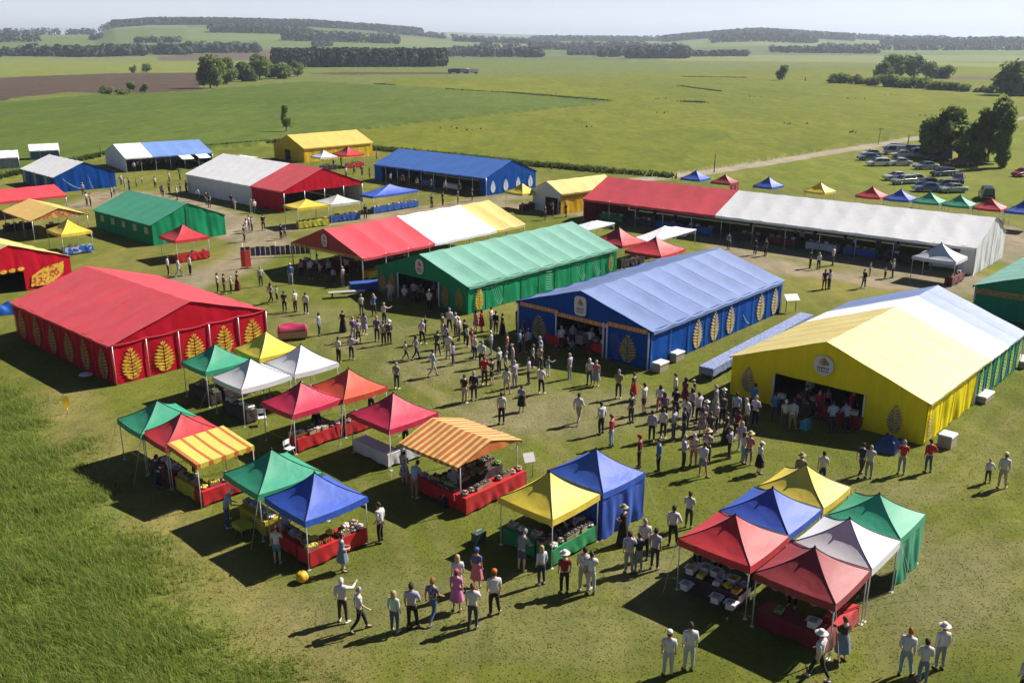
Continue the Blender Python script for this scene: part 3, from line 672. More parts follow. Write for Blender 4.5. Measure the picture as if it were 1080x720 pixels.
T=marquee('marquee','deep green closed marquee with row of small windows along its side','marquee',-34.26,99.8,46.4,8.33,13.56,2.23,3.95,[(0,1,'dgreen_roof')],6,sag=.04,valance=.1)
g,fr=gable(T,'F',F['green_wall'],seed=33,amp=.06)
seams(T,fr,[-.05],.05,3.8,fabric('green_seam',(.006,.16,.07)),.1,.12)
g,fr=sidewall(T,'L',F['green_wall'],seed=34)
for i in range(5):
    mb=MB(); s=1.2+i*2.6; mb.add([fr(s-.42,1.1,.07),fr(s+.42,1.1,.07),fr(s+.42,1.8,.07),fr(s-.42,1.8,.07)],[(0,1,2,3)],False); mb.build('window',plain('cloudy_window_film',(.32,.36,.34),.35),T['o'])
sidewall(T,'R',F['green_wall']); gable(T,'B',F['green_wall'])
x,y,_=G(73,269,2.4); ca_,sa_=math.cos(R(52)),math.sin(R(52)); Wd=10
T=marquee('marquee','yellow roofed marquee with red gable, dark arch opening and gold ornaments','marquee',x-Wd/2*ca_,y-Wd/2*sa_,52,Wd,14,2.35,4.1,[(0,1,'yellow_roof')],6,valance=.1,scallop=.02)
g,fr=gable(T,'F',F['red_wall'],[(-3.1,.9,1.75)],seed=35,amp=.05)
for k in range(6):
    mb=MB(); cx=-2.9+k*.72; q=[(cx+.3*math.cos(j*math.pi/4),1.95+.18*math.sin(j*math.pi/4)) for j in range(8)]; mb.add([fr(a,b,.08) for a,b in q],[tuple(range(8))],False); mb.build('scallop_ornament',GOLD,T['o'])
mb=MB(); q=[(1.3,.3),(3.0,.25),(4.2,1.0),(4.4,2.0),(2.6,1.75),(1.5,1.2)]; mb.add([fr(a,b,.09) for a,b in q],[tuple(range(6))],False); mb.build('gold_ornament',speckle('gold_red_ornament',[(.62,.40,.03),(.7,.45,.05),(.45,.05,.02),(.6,.36,.03)],6,.6,.1),T['o'])
leafpart(T,fr,-4.1,.2,1.6,.8,GOLD); sidewall(T,'R',F['red_wall']); sidewall(T,'L',F['red_wall']); gable(T,'B',F['red_wall'])
# right edge dark green marquee
x,y,_=G(1029,300,2.4); a0=R(-42); Wd=11
T=marquee('marquee','green marquee with dark gable and ornate gold band, behind the multicoloured one','marquee',x+Wd/2*math.cos(a0),y+Wd/2*math.sin(a0),-42,Wd,13,2.4,4.2,[(0,1,'green_roof')],6)
g,fr=gable(T,'F',F['green_wall'],seed=36); gposts(T,'F',[-5.4,-.6,4],2.3)
mb=MB(); q=[(-5.4,1.75),(5.4,1.75),(5.4,2.2),(-5.4,2.2)]; mb.add([fr(a,b,.07) for a,b in q],[(0,1,2,3)],False); mb.build('ornate_band',GOLDD,T['o'])
sidewall(T,'R',F['green_wall']); sidewall(T,'L',F['green_wall']); gable(T,'B',F['green_wall'])
# small yellow marquee beside the long red one
T=marquee('marquee','small cream yellow marquee wedged beside the red end of the long one','marquee',4.3,117.6,-50,5.2,10,2.6,3.8,[(0,1,'yellow_roof')],4)
gable(T,'F',F['white_wall'],[(-.2,2.1,1.9)],seed=37); sidewall(T,'R',F['ochre_wall'],seed=38,amp=.05); sidewall(T,'L',F['ochre_wall']); gable(T,'B',F['ochre_wall'])
# red canopy cut by the picture edge
x,y,_=G(69,205,2.3); a0=R(-44); Wd=7
T=marquee('marquee','flat red canopy on posts beside the closed blue marquee','marquee',x-Wd/2*math.cos(a0)+16*math.sin(a0),y-Wd/2*math.sin(a0)-16*math.cos(a0),-44,Wd,16,2.3,3.2,[(0,1,'red_roof')],5,valance=.3)
posts(T,'R',.05); posts(T,'L',.05)
# yellow canopy with orange gable
T=marquee('marquee','mustard yellow canopy on legs with orange patterned gable','marquee',-48.54,101.1,44.4,5.73,8.86,2.24,3.22,[(0,1,'ochre_roof')],3,valance=.15,sag=.05)
gable(T,'F',speckle('orange_patterned_cloth',[(.55,.16,.02),(.6,.25,.04),(.45,.10,.02),(.62,.4,.15)],5,.6,.1),zcut=2.2); posts(T,'R',.04,3); posts(T,'L',.04,3)
# two small white shelters far left, one behind the white and red marquee
for (px,py,dg,wd,ln,lab,hh) in ((-9,181,-62,3.4,4.2,'small white topped shelter at the left end of the far row',2.4),(33,171,-62,3.2,4.6,'small grey white shelter behind the closed blue marquee',2.2)):
    x,y,_=G(px,py)
    T=marquee('shelter',lab,'shelter',x,y,dg,wd,ln,hh,hh+.9,[(0,1,'white_roof')],3,valance=.2,group='small shelters'); gable(T,'F',F['grey_blue_wall']); sidewall(T,'R',F['grey_blue_wall'] if px>0 else fabric('dull_grey_wall',(.3,.31,.34)),0,1); posts(T,'R',.04,3); gable(T,'B',F['grey_blue_wall'])
# ================================================================== pop-up gazebos
CV=dict(
 red=fabric('red_canopy_cloth',(.52,.02,.032),.58,.45,.05,.8), pink=fabric('crimson_canopy_cloth',(.52,.008,.06),.58,.45,.05,.8), orange=fabric('orange_red_canopy_cloth',(.55,.06,.02),.58,.45,.05,.8),
 maroon=fabric('maroon_canopy_cloth',(.28,.02,.03),.58,.45,.05,.8), blue=fabric('blue_canopy_cloth',(.022,.085,.48),.58,.45,.05,.8), yellow=fabric('yellow_canopy_cloth',(.72,.55,.05),.58,.45,.05,.8),
 green=fabric('green_canopy_cloth',(.02,.30,.17),.58,.45,.05,.8), white=fabric('white_canopy_cloth',(.64,.65,.68),.58,.5,.05,.35,.06), grey=fabric('pale_grey_canopy_cloth',(.55,.58,.56),.58,.45,.05,.8))
LEGM=plain('white_leg',(.62,.62,.62),.4,.2)
SPEAK=dict(
 dark=speckle('dark_produce',[(.05,.03,.03),(.10,.06,.04),(.04,.05,.03),(.16,.12,.09),(.30,.27,.25)],16), mixed=speckle('mixed_produce',[(.25,.05,.03),(.10,.15,.04),(.35,.28,.10),(.12,.07,.05),(.4,.38,.34)],14),
 orange=speckle('orange_produce',[(.55,.22,.03),(.5,.14,.02),(.6,.35,.05)],14), green=speckle('leafy_produce',[(.06,.15,.03),(.10,.22,.05),(.20,.30,.08)],16), pale=speckle('pale_goods',[(.62,.58,.52),(.5,.42,.4),(.7,.68,.65),(.35,.3,.4)],10),
 flower=speckle('flowers',[(.05,.12,.03),(.6,.5,.05),(.55,.5,.5),(.08,.16,.04),(.5,.12,.2)],18), lilac=speckle('lilac_goods',[(.28,.24,.42),(.4,.36,.5),(.2,.18,.3),(.55,.5,.55)],10), yellow=speckle('yellow_goods',[(.6,.45,.05),(.5,.38,.04),(.66,.55,.15)],12))
WOOD=plain('crate_wood',(.30,.21,.12),.8); CARD=plain('carton_board',(.60,.58,.56),.8); BLUEP=plain('blue_plastic',(.03,.12,.42),.4)
def cloth_panel(mb,p0,p1,z0,z1,nrm,amp=.05,seed=0,pull=0.0,curl=0.0):
    r=random.Random(seed); a,b=r.uniform(0,6),r.uniform(0,6); fr=P3(p0,Vector(p1)-Vector(p0),nrm); L=(Vector(p1)-Vector(p0)).length
    def fn(u,v):
        s=L*u; h=amp*(.2+v)*(math.sin(s*5.3+a+v*2)+.5*math.sin(s*11+b-v*3))*math.sin(math.pi*min(max(u,.03),.97))**.5
        return fr(s,z1+(z0-z1)*v+pull*v*math.sin(math.pi*u),h)
    mb.grid(fn,max(8,int(L*10)),8)
def gazebo(x,y,deg,W,D,he,hp,colour,label,walls=(),guy=(),seam=True,mat=None,drop=.27,group='pop-up gazebos',hidelegs=False):
    t=empty('gazebo',(x,y,0),R(deg),label,'gazebo',group); m=mat or CV[colour]; hx,hy=W/2,D/2
    r=random.Random(int(x*97+y*31)); dents=[r.uniform(.6,1.4) for _ in range(4)]
    def zt(tt,s,k): 
        return he+(hp-he)*(.62*(1-tt)+.38*(1-tt)**2.6)-.11*dents[k]*(1-s*s)*tt**1.5*(1-tt*.55)-.03*math.sin(3*s+k)*tt*(1-tt)
    mb=MB()
    for k,(ax,sg) in enumerate((('x',1),('y',1),('x',-1),('y',-1))):
        def fn(u,v):
            s=2*u-1; z=zt(v,s,k)
            return (sg*hx*v,s*hy*v,z) if ax=='x' else (s*hx*v,sg*hy*v,z)
        mb.grid(fn,12,12)
    c=mb.build('canopy',m,t)
    mb=MB()
    for k,(p,q) in enumerate((((hx,-hy),(hx,hy)),((-hx,hy),(hx,hy)),((-hx,-hy),(-hx,hy)),((-hx,-hy),(hx,-hy)))):
        def fn(u,v):
            s=2*u-1; z=zt(1,s,k)-.003-drop*v; e=1+.004+.012*v
            return ((p[0]+(q[0]-p[0])*u)*e,(p[1]+(q[1]-p[1])*u)*e,z)
        mb.grid(fn,14,2)
    mb.build('valance',m,t)
    if seam:
        mb=MB()
        for cx,cy_ in ((1,1),(1,-1),(-1,1),(-1,-1)):
            mb.path([(cx*hx*v,cy_*hy*v,zt(v,1,0)+.012) for v in (0,.1,.2,.35,.5,.65,.8,.92,1)],.014,5)
        mb.lathe([(.05,-.02),(.045,.04),(.01,.09)],8,(0,0,hp))
        mb.build('hip_seam',DARKP,c)
    for cx,cy_ in ((1,1),(1,-1),(-1,1),(-1,-1)):
        l=MB(); l.tube((cx*(hx-.06),cy_*(hy-.06),0),(cx*(hx-.06),cy_*(hy-.06),he-.02),.024,6); l.box(cx*(hx-.06)-.07,cx*(hx-.06)+.07,cy_*(hy-.06)-.07,cy_*(hy-.06)+.07,0,.015); l.build('leg',LEGM,t)
    mb=MB()
    for (p,q) in (((hx,-hy),(hx,hy)),((-hx,hy),(hx,hy)),((-hx,-hy),(-hx,hy)),((-hx,-hy),(hx,-hy))):
        p=[v*.95 for v in p]; q=[v*.95 for v in q]; n=4
        for i in range(n):
            A=[p[j]+(q[j]-p[j])*i/n for j in (0,1)]; B=[p[j]+(q[j]-p[j])*(i+1)/n for j in (0,1)]
            mb.tube((*A,he-.1),(*B,he-.42),.011,4); mb.tube((*A,he-.42),(*B,he-.1),.011,4)
    mb.tube((0,0,he-.3),(0,0,hp-.1),.02,6); mb.tube((-hx*.95,0,he-.26),(hx*.95,0,he-.26),.013,4); mb.tube((0,-hy*.95,he-.26),(0,hy*.95,he-.26),.013,4); mb.build('truss',LEGM,t)
    for wl in walls:
        mb=MB(); s=int(x*10)+len(wl)
        p,q,n={'NR':((-hx,-hy,0),(hx,-hy,0),(0,-1,0)),'NL':((-hx,-hy,0),(-hx,hy,0),(-1,0,0)),'RB':((hx,-hy,0),(hx,hy,0),(1,0,0)),'LB':((-hx,hy,0),(hx,hy,0),(0,1,0))}[wl[:2]]
        cloth_panel(mb,p,q,.03,he-.1,n,.07,s); mb.build('side_curtain',m,t)
    gr=random.Random(int(x*13+y*7)); guy=list(guy)+([(a_,b_,a_*gr.uniform(.5,.9),b_*gr.uniform(.2,.7)) for a_,b_ in ((1,-1),(-1,-1),(-1,1)) if gr.random()<.45] if y<60 and len(guy)==0 else [])
    for (cx,cy_,dx,dy) in guy:
        g=MB(); g.tube((cx*hx,cy_*hy,he-.05),(cx*hx+dx,cy_*hy+dy,.02),.008,4); g.build('guy_rope',plain('pale_rope',(.6,.58,.5)),t)
    return dict(o=t,x=x,y=y,a=R(deg),W=W,D=D,label=label)
def loc(g,lx,ly):
    c,s=math.cos(g['a']),math.sin(g['a']); return (g['x']+lx*c-ly*s,g['y']+lx*s+ly*c)
NT_=[0]
def table(g,lx0,lx1,ly0,ly1,cloth,label,skirt=('NR','NL','RB','LB'),h=.76,low=.08,name='stall_table'):
    NT_[0]+=1; cx,cy_=(lx0+lx1)/2,(ly0+ly1)/2; w,d=(lx1-lx0)/2,(ly1-ly0)/2; X_,Y_=loc(g,cx,cy_)
    t=empty(name,(X_,Y_,0),g['a'],label,'table','cloth covered stall tables')
    mb=MB(); mb.box(-w+.02,w-.02,-d+.02,d-.02,h-.04,h-.01); mb.build('tabletop',WOOD,t)
    for a in (-1,1):
        for b in (-1,1):
            l=MB(); l.tube((a*(w-.1),b*(d-.1),0),(a*(w-.1),b*(d-.1),h-.04),.02,6); l.build('leg',STEEL,t)
    mb=MB(); mb.grid(lambda u,v:(-w+2*w*u,-d+2*d*v,h+.006*math.sin(u*9+v*5)),10,6)
    for s in skirt:
        p,q,n={'NR':((-w,-d,0),(w,-d,0),(0,-1,0)),'NL':((-w,-d,0),(-w,d,0),(-1,0,0)),'RB':((w,-d,0),(w,d,0),(1,0,0)),'LB':((-w,d,0),(w,d,0),(0,1,0))}[s]
        cloth_panel(mb,p,q,low,h,n,.035,NT_[0]*7+len(s),.05)
    mb.build('tablecloth',cloth,t)
    return dict(x=X_,y=Y_,a=g['a'],w=w,d=d,h=h)
# goods: one of each kind, then copies
def proto_crate():
    t=empty('goods_crate',(0,0,0)); m=MB()
    for (x0,x1,y0,y1,z0,z1) in ((-.24,.24,-.16,.16,0,.02),(-.24,.24,-.16,-.145,.02,.15),(-.24,.24,.145,.16,.02,.15),(-.24,-.225,-.145,.145,.02,.15),(.225,.24,-.145,.145,.02,.15)): m.box(x0,x1,y0,y1,z0,z1)
    m.build('box',WOOD,t); m=MB(); r=random.Random(2)
    for i in range(5):
        for j in range(3): m.ball((-.18+.09*i+r.uniform(-.01,.01),-.1+.1*j,.14+r.uniform(0,.05)),.058,7,5)
    m.build('produce',SPEAK['dark'],t); return t
def proto_carton():
    t=empty('carton',(0,0,0)); m=MB()
    for (x0,x1,y0,y1,z0,z1) in ((-.2,.2,-.15,.15,0,.01),(-.2,.2,-.15,-.14,.01,.24),(-.2,.2,.14,.15,.01,.24),(-.2,-.19,-.14,.14,.01,.24),(.19,.2,-.14,.14,.01,.24)): m.box(x0,x1,y0,y1,z0,z1)
    for s in (-1,1): m.add([(-.2,s*.15,.24),(.2,s*.15,.24),(.2,s*.26,.2),(-.2,s*.26,.2)],[(0,1,2,3)])
    m.build('box',CARD,t); m=MB(); m.grid(lambda u,v:(-.185+.37*u,-.135+.27*v,.2+.05*math.sin(7*u)*math.sin(6*v)),6,5); m.build('contents',SPEAK['pale'],t); return t
def proto_heap():
    m=MB(); r=random.Random(5)
    for i in range(16):
        a=r.uniform(0,6.28); d=r.uniform(0,.2); m.ball((d*math.cos(a),d*.7*math.sin(a),.05+.12*(1-d/.22)),.07,7,5)
    return m.build('produce_heap',SPEAK['mixed'])
def proto_cloth():
    m=MB(); r=random.Random(6)
    for k in range(3): m.box(-.2+.01*k,.2-.015*k,-.14,.14-.01*k,.05*k,.05*k+.046,.008)
    return m.build('folded_textiles',SPEAK['lilac'])
def proto_bucket():
    t=empty('flower_bucket',(0,0,0)); m=MB(); m.lathe([(.10,0),(.13,.25),(.135,.25),(.12,.24)],12); m.build('pail',plain('grey_pail',(.25,.27,.28),.4),t)
    m=MB(); r=random.Random(8)
    for i in range(14): a=r.uniform(0,6.28); d=r.uniform(0,.15); m.ball((d*math.cos(a),d*math.sin(a),.33+r.uniform(0,.14)),.065,6,4)
    m.build('blooms',SPEAK['flower'],t); return t
def proto_jars():
    m=MB()
    for i in range(4):
        for j in range(2): m.lathe([(.035,0),(.04,.02),(.04,.1),(.028,.12),(.03,.125),(.03,.14)],8,(-.14+.09*i,-.05+.1*j,0))
    return m.build('jar_set',plain('amber_glass',(.25,.12,.03),.15))
PROTO={}
FIRST={}
def goods(kind,tab,lx,ly,rz,mat,label,group,z=None):
    mk=dict(crate=proto_crate,carton=proto_carton,heap=proto_heap,cloth=proto_cloth,bucket=proto_bucket,jars=proto_jars)[kind]
    if kind not in PROTO: PROTO[kind]=mk(); o=PROTO[kind]
    else: o=copy_tree(PROTO[kind])
    c,s=math.cos(tab['a']),math.sin(tab['a']); o.location=(tab['x']+lx*c-ly*s,tab['y']+lx*s+ly*c,(tab['h']+.012) if z is None else z); o.rotation_euler=(0,0,tab['a']+rz)
    tgt=o if o.type=='MESH' else next((ch for ch in o.children if ch.name.split('.')[0] in ('produce','contents','blooms')),None)
    if tgt is not None and mat is not None: setmat(tgt,mat)
    tag(o,label,dict(crate='crate',carton='carton',heap='produce',cloth='textiles',bucket='flowers',jars='jars')[kind],group); return o
NOUN=dict(crate='wooden crate of {m} produce',carton='open pale carton of {m} goods',heap='heap of {m} produce',cloth='pile of folded {m} textiles',bucket='grey bucket of {m} flowers',jars='set of amber jars')
def fill(tab,where,kinds,mats,seed=0,step=.5,rows=None,skip=.12):
    r=random.Random(seed); nx=max(1,int(2*tab['w']/step)); ny=rows or max(1,int(2*tab['d']/.38))
    for i in range(nx):
        for j in range(ny):
            if r.random()<skip: continue
            k=r.choice(kinds); m=r.choice(mats); mm=dict(dark='dark',mixed='mixed',orange='orange',green='leafy green',pale='pale',flower='bright',lilac='lilac',yellow='yellow')[m]
            lab=NOUN[k].format(m=mm)+' '+where
            if k=='jars': m=None
            goods(k,tab,-tab['w']+2*tab['w']*(i+.5)/nx+r.uniform(-.04,.04),-tab['d']+2*tab['d']*(j+.5)/ny+r.uniform(-.03,.03),r.uniform(-.2,.2)+(math.pi/2 if (k=='crate' and ny>2) else 0),SPEAK[m] if m else None,lab,'goods '+where)
REDC=fabric('red_tablecloth',(.50,.006,.012),.6,.4,.1,.5); GRNC=fabric('green_tablecloth',(.008,.24,.075),.55,.4,.1,.5); MARC=fabric('maroon_tablecloth',(.16,.004,.014),.6,.4,.1,.5)
WHTC=fabric('white_tablecloth',(.62,.62,.66),.6,.4,.1,.4); YELC=fabric('yellow_tablecloth',(.50,.38,.02),.6,.4,.1,.5); BLUC=fabric('blue_tablecloth',(.015,.09,.40),.5,.4,.1,.6)
DARKC=fabric('dark_tablecloth',(.05,.03,.035),.7,.3,.1,.5); LIMC=fabric('lime_tablecloth',(.45,.45,.02),.6,.4,.1,.5)
# --- right front block of six
g1=gazebo(8.38,32.0,47.8,2.98,3.03,2.2,3.15,'red','red gazebo at near left of the six colour gazebo block',guy=[(-1,1,-.5,.2)])
g2=gazebo(10.36,34.22,47.8,2.86,2.98,2.2,3.17,'blue','blue gazebo between the red and yellow ones in the six gazebo block')
g3=gazebo(12.3,36.3,47.8,2.6,2.95,2.2,3.22,'yellow','yellow gazebo at far end of the six gazebo block')
g4=gazebo(10.62,29.56,48.2,2.86,2.99,2.2,3.16,'maroon','dark maroon gazebo at near corner of the six gazebo block',guy=[(-1,-1,-.3,-.5)])
g5=gazebo(12.58,31.72,48.2,2.7,2.98,2.2,3.14,'white','white gazebo between the maroon and green ones in the block',guy=[(1,-1,.5,-.4),(1,-1,.1,-.9)])
g6=gazebo(14.46,33.82,48.2,2.67,2.87,2.2,3.1,'green','green gazebo with a side curtain in the six gazebo block',walls=('NR',))
t=table(g1,-1.35,-.45,-1.1,1.25,DARKC,'dark covered table of cartons and parcels under the red block gazebo'); fill(t,'on the dark table under the red block gazebo',['cloth','heap','heap','carton'],['yellow','lilac','orange','pale'],1,.38)
for i,(lx,ly) in enumerate(((-1.62,.95),(-1.62,-.35),(-1.62,-.95))): goods('carton',g1|dict(h=0),lx,ly,.1*i,SPEAK['pale'],'pale blue white carton leaning on the grass under the red block gazebo','cartons on the grass by the red block gazebo',.35)
t=table(g4,-1.35,-.55,-1.3,1.3,MARC,'long maroon covered counter along front of the maroon gazebo'); fill(t,'on the maroon counter',['carton','cloth','cloth','jars'],['pale','lilac','green','lilac'],2,.42,2,.3)
t=table(g4,-.4,1.3,-1.35,-.65,REDC,'red covered side counter with pale boxes under the maroon gazebo'); fill(t,'on the red side counter of the maroon gazebo',['carton','carton','jars'],['pale'],3,.5,1)
# --- yellow and blue pair
g7=gazebo(1.55,35.47,47.5,3.04,2.9,2.2,3.28,'yellow','yellow gazebo over green covered tables, joined to a blue curtained gazebo')
g8=gazebo(3.66,37.8,45.5,2.85,3.15,2.2,3.26,'blue','blue gazebo with full side curtains, joined to the yellow one',walls=('NR','RB','NL'),guy=[(1,-1,.7,-.3)])
t=table(g7,-1.4,1.4,-1.4,-.5,GRNC,'green covered table heaped with dark produce beneath the yellow gazebo'); fill(t,'on the green table beneath the yellow gazebo',['heap','crate'],['dark','dark','pale'],4,.4)
t=table(g7,-1.4,-.6,-.4,1.3,GRNC,'green covered side table in the shade of the yellow gazebo'); fill(t,'on the green side table of the yellow gazebo',['heap','crate'],['dark','mixed','pale'],5,.45)
# --- left block
g9=gazebo(-8.07,35.36,45.6,3.03,2.94,2.2,3.29,'blue','blue gazebo over red covered produce tables, nearest the tall grass')
t=table(g9,-1.4,1.4,-1.45,-.55,REDC,'red covered table of produce along sunny side of the near blue gazebo'); fill(t,'on the red table at sunny side of the blue gazebo',['crate','heap','heap','jars'],['dark','pale','mixed','yellow'],6,.38)
t=table(g9,-1.4,-.6,-.45,1.3,REDC,'red covered table on shaded side of the near blue gazebo'); fill(t,'on the red table at shaded side of the blue gazebo',['crate','heap'],['dark','mixed','lilac'],7,.4)
g10=gazebo(-10.39,37.68,44.4,3.15,2.95,2.2,3.3,'green','green gazebo behind the near blue one, with yellow covered table')
t=table(g10,-1.3,-.5,-1.3,.9,YELC,'yellow covered table in shade of the near green gazebo'); fill(t,'on the yellow table of the green gazebo',['cloth','heap','crate'],['pale','lilac','dark'],8,.45)
t=table(g10,-2.1,-1.5,-.6,.1,LIMC,'small bright yellow table at front of the near green gazebo',h=.55,low=.3)
g11=gazebo(-17.59,43.95,44.4,3.05,2.75,2.2,3.14,'green','green gazebo at the back of the left three stall row beside striped awning')
g12=gazebo(-15.85,42.3,44.4,2.98,2.5,2.2,3.12,'red','red gazebo between green gazebo and the yellow striped awning')
STRY=striped('yellow_orange_stripe',(.70,.54,.12),(.46,.15,.05),0,1.55,.74)
# striped awning
aw=empty('striped_awning',(-13.95,40.42,0),R(47.5),'yellow and orange striped awning on white legs over a red counter','awning','striped awnings')
mb=MB()
mb.grid(lambda u,v:(-1.46+2.92*u,-1.3+2.6*v,2.18+.28*v-.05*math.sin(math.pi*u)*math.sin(math.pi*v)),16,10); mb.build('canopy',STRY,aw)
mb=MB()
for p,q in (((-1.47,-1.31),(1.47,-1.31)),((-1.47,-1.31),(-1.47,1.31)),((1.47,-1.31),(1.47,1.31))):
    def fn(u,v):
        yy=p[1]+(q[1]-p[1])*u; top=2.18+.28*(yy+1.3)/2.6-.003
        return (p[0]+(q[0]-p[0])*u,yy,top-v*(.27-.07*abs(math.sin(math.pi*u*9))))
    mb.grid(fn,54,2)
mb.build('scalloped_valance',striped('yellow_orange_valance',(.70,.54,.08),(.55,.16,.03),0,1.55,.62),aw)
for a_,b_ in ((1,1),(1,-1),(-1,1),(-1,-1)):
    l=MB(); l.tube((a_*1.42,b_*1.25,0),(a_*1.42,b_*1.25,2.15 if b_<0 else 2.42),.024,6); l.build('leg',LEGM,aw)
ga=dict(x=-13.95,y=40.42,a=R(47.5),W=2.9,D=2.6)
t=table(ga,-1.3,1.35,-1.25,-.55,REDC,'red covered counter with yellow edge below the yellow striped awning'); fill(t,'on the counter below the yellow striped awning',['crate','heap'],['dark','yellow','mixed'],9,.45)
t=table(ga,-1.3,-.6,-.45,1.2,YELC,'yellow covered side table below the yellow striped awning'); fill(t,'on the side table below the yellow striped awning',['heap','crate'],['dark','mixed'],10,.45)
t=table(dict(x=-15.85,y=42.3,a=R(44.4)),-1.3,-.5,-1.1,1.1,MARC,'maroon covered table in the shade of the red gazebo by the awning'); fill(t,'on the maroon table by the striped awning',['cloth','carton','heap'],['pale','lilac'],11,.42)
g13=gazebo(-11.0,46.48,47.5,3.1,2.8,2.2,3.2,'pink','crimson gazebo in front of the orange red one, over red tables')
g14=gazebo(-8.86,48.6,44.0,2.85,3.05,2.2,3.2,'orange','orange red gazebo just behind the crimson one')
g15=gazebo(-5.98,44.7,45.9,3.15,3.19,2.2,3.26,'pink','crimson gazebo over a white covered table beside the striped stall')
t=table(g13,-1.35,1.5,-1.35,-.5,REDC,'long red covered table of dark produce along the crimson gazebo'); fill(t,'on the long red table of the crimson gazebo',['heap','crate','jars'],['dark','dark','pale'],12,.4)
t=table(g14,-1.3,1.35,-1.4,-.6,REDC,'red covered table of mixed goods along the orange red gazebo'); fill(t,'on the red table of the orange red gazebo',['heap','crate'],['dark','orange','mixed'],13,.45)
t=table(g15,-1.5,-.7,-1.3,1.5,WHTC,'white covered table at the shaded front of the crimson gazebo'); fill(t,'on the white table of the crimson gazebo',['heap','cloth','crate'],['mixed','lilac','green'],14,.45,1,.3)
t=table(g15,-.5,1.3,-1.4,-.7,WHTC,'white covered table of greens and goods at sunny edge of the crimson gazebo'); fill(t,'on the sunny white table of the crimson gazebo',['heap','carton','cloth'],['green','pale','mixed'],15,.45)
# --- upper left foursome by the red marquee
g16=gazebo(-14.62,50.26,47.0,3.2,3.0,2.2,3.23,'white','front white gazebo of the four gazebos before the big red marquee',guy=[])
g17=gazebo(-12.3,52.66,45,2.98,3.05,2.2,3.29,'white','rear white gazebo of the four gazebos before the big red marquee')
g18=gazebo(-17.4,52.95,47,3.0,2.7,2.2,3.22,'green','green gazebo with flower buckets before the big red marquee')
g19=gazebo(-15.0,55.35,45,2.85,2.95,2.2,3.29,'yellow','yellow gazebo behind the white and green ones before the red marquee')
t=table(g18,-1.3,-.6,-1.3,1.2,DARKC,'dark covered plant table below the green gazebo before red marquee'); fill(t,'on the plant table below the green gazebo',['bucket','crate'],['flower','green','dark'],16,.4)
t=table(g18,-.4,1.2,-1.3,-.7,DARKC,'narrow dark flower table beside the leg of the green gazebo'); fill(t,'on the narrow flower table',['bucket'],['flower','yellow'],17,.35,1)
t=table(g16,-1.3,-.6,-1.3,1.2,DARKC,'dark covered goods table under the front white gazebo'); fill(t,'on the dark table under the front white gazebo',['cloth','heap','carton'],['dark','lilac','pale'],18,.45)
t=table(g17,-1.2,1.3,-1.35,-.7,WHTC,'white covered goods table under the rear white gazebo'); fill(t,'on the white table under the rear white gazebo',['heap','carton','cloth'],['mixed','pale','dark'],19,.45)
# --- gable stall with orange stripes
STRO=striped('orange_stripe',(.72,.50,.22),(.52,.16,.03),1,2.6,.45)
T=marquee('market_stall','orange striped gable roofed stall over a red produce counter','stall',-.95,39.47,47.0,3.95,3.86,2.36,2.95,[(0,1,'orange')],3,over=.12,sag=.03,valance=.2,group='pop-up gazebos')
for ch in T['o'].children: ch.data.materials[0]=STRO
gable(T,'F',F['orange'],zcut=2.36); gable(T,'B',F['orange'],zcut=2.36)
for a_ in (-1.85,1.85):
    for b_ in (.1,3.75): l=MB(); l.tube((a_,b_,0),(a_,b_,2.35),.03,6); l.build('leg',LEGM,T['o'])
gs=dict(x=-.95,y=39.47,a=R(47.0))
t=table(gs,-1.95,2.0,-.35,.35,REDC,'red covered counter with raised front along the orange striped stall',h=.85); fill(t,'on the front counter of the orange striped stall',['heap','crate'],['dark','dark','mixed'],20,.4)
t=table(gs,-1.7,1.7,.9,2.2,DARKC,'dark produce table inside the orange striped stall',h=.9); fill(t,'on the inner table of the orange striped stall',['heap','crate'],['dark','mixed','green'],21,.42)
t=table(gs,-1.9,-1.25,.5,3.5,REDC,'red covered table on shaded side of the orange striped stall'); fill(t,'on the shaded side table of the orange striped stall',['heap','cloth'],['dark','lilac'],22,.5)
# --- middle and far gazebos
def far(x,y,a,W,D,he,hp,c,label,tb=None,seed=0,mats=('dark','mixed'),kinds=('heap','crate'),walls=(),where=None):
    g=gazebo(x,y,a,W,D,he,hp,c,label,walls=walls)
    if tb is not None:
        hw,hd=W/2,D/2
        t=table(g,-hw+.1,hw-.1,-hd+.05,-hd+.75,tb,'covered counter '+where); fill(t,'on the counter '+where,list(kinds),list(mats),seed,.55,1,.2)
    return g
far(-31.85,90.91,43.3,3.4,3.6,2.2,3.36,'red','red gazebo over a red counter beside the deep green marquee',REDC,31,('dark',),where='of the red gazebo by the green marquee')
far(-44.38,93.97,44.7,3.0,3.9,2.2,3.31,'yellow','yellow gazebo with blue patterned counter under mustard canopy',speckle('blue_white_print_cloth',[(.02,.1,.42),(.03,.14,.5),(.45,.5,.6),(.02,.08,.35)],4,.6,.1),32,('lilac',),where='of the yellow gazebo at the mustard canopy')
far(-23.56,108.28,40,4.0,3.3,2.4,3.1,'yellow','boxy yellow kiosk gazebo with lime counter before the red gable',LIMC,33,('yellow','flower'),walls=(),where='of the boxy yellow kiosk')
far(-20.69,112.29,40,4.0,3.6,2.2,3.0,'grey','pale grey white gazebo between yellow kiosk and long blue gazebo',BLUC,34,('pale','dark'),where='of the pale grey gazebo')
far(-15.39,119.45,47.2,7.4,2.6,2.2,3.2,'blue','long light blue gazebo with blue tables behind the striped marquee',BLUC,35,('lilac','pale'),where='of the long light blue gazebo')
far(-31.22,159.48,42.1,3.2,3.1,2.2,3.2,'white','small white gazebo in front of the ochre marquee',DARKC,36,where='of the small white back gazebo')
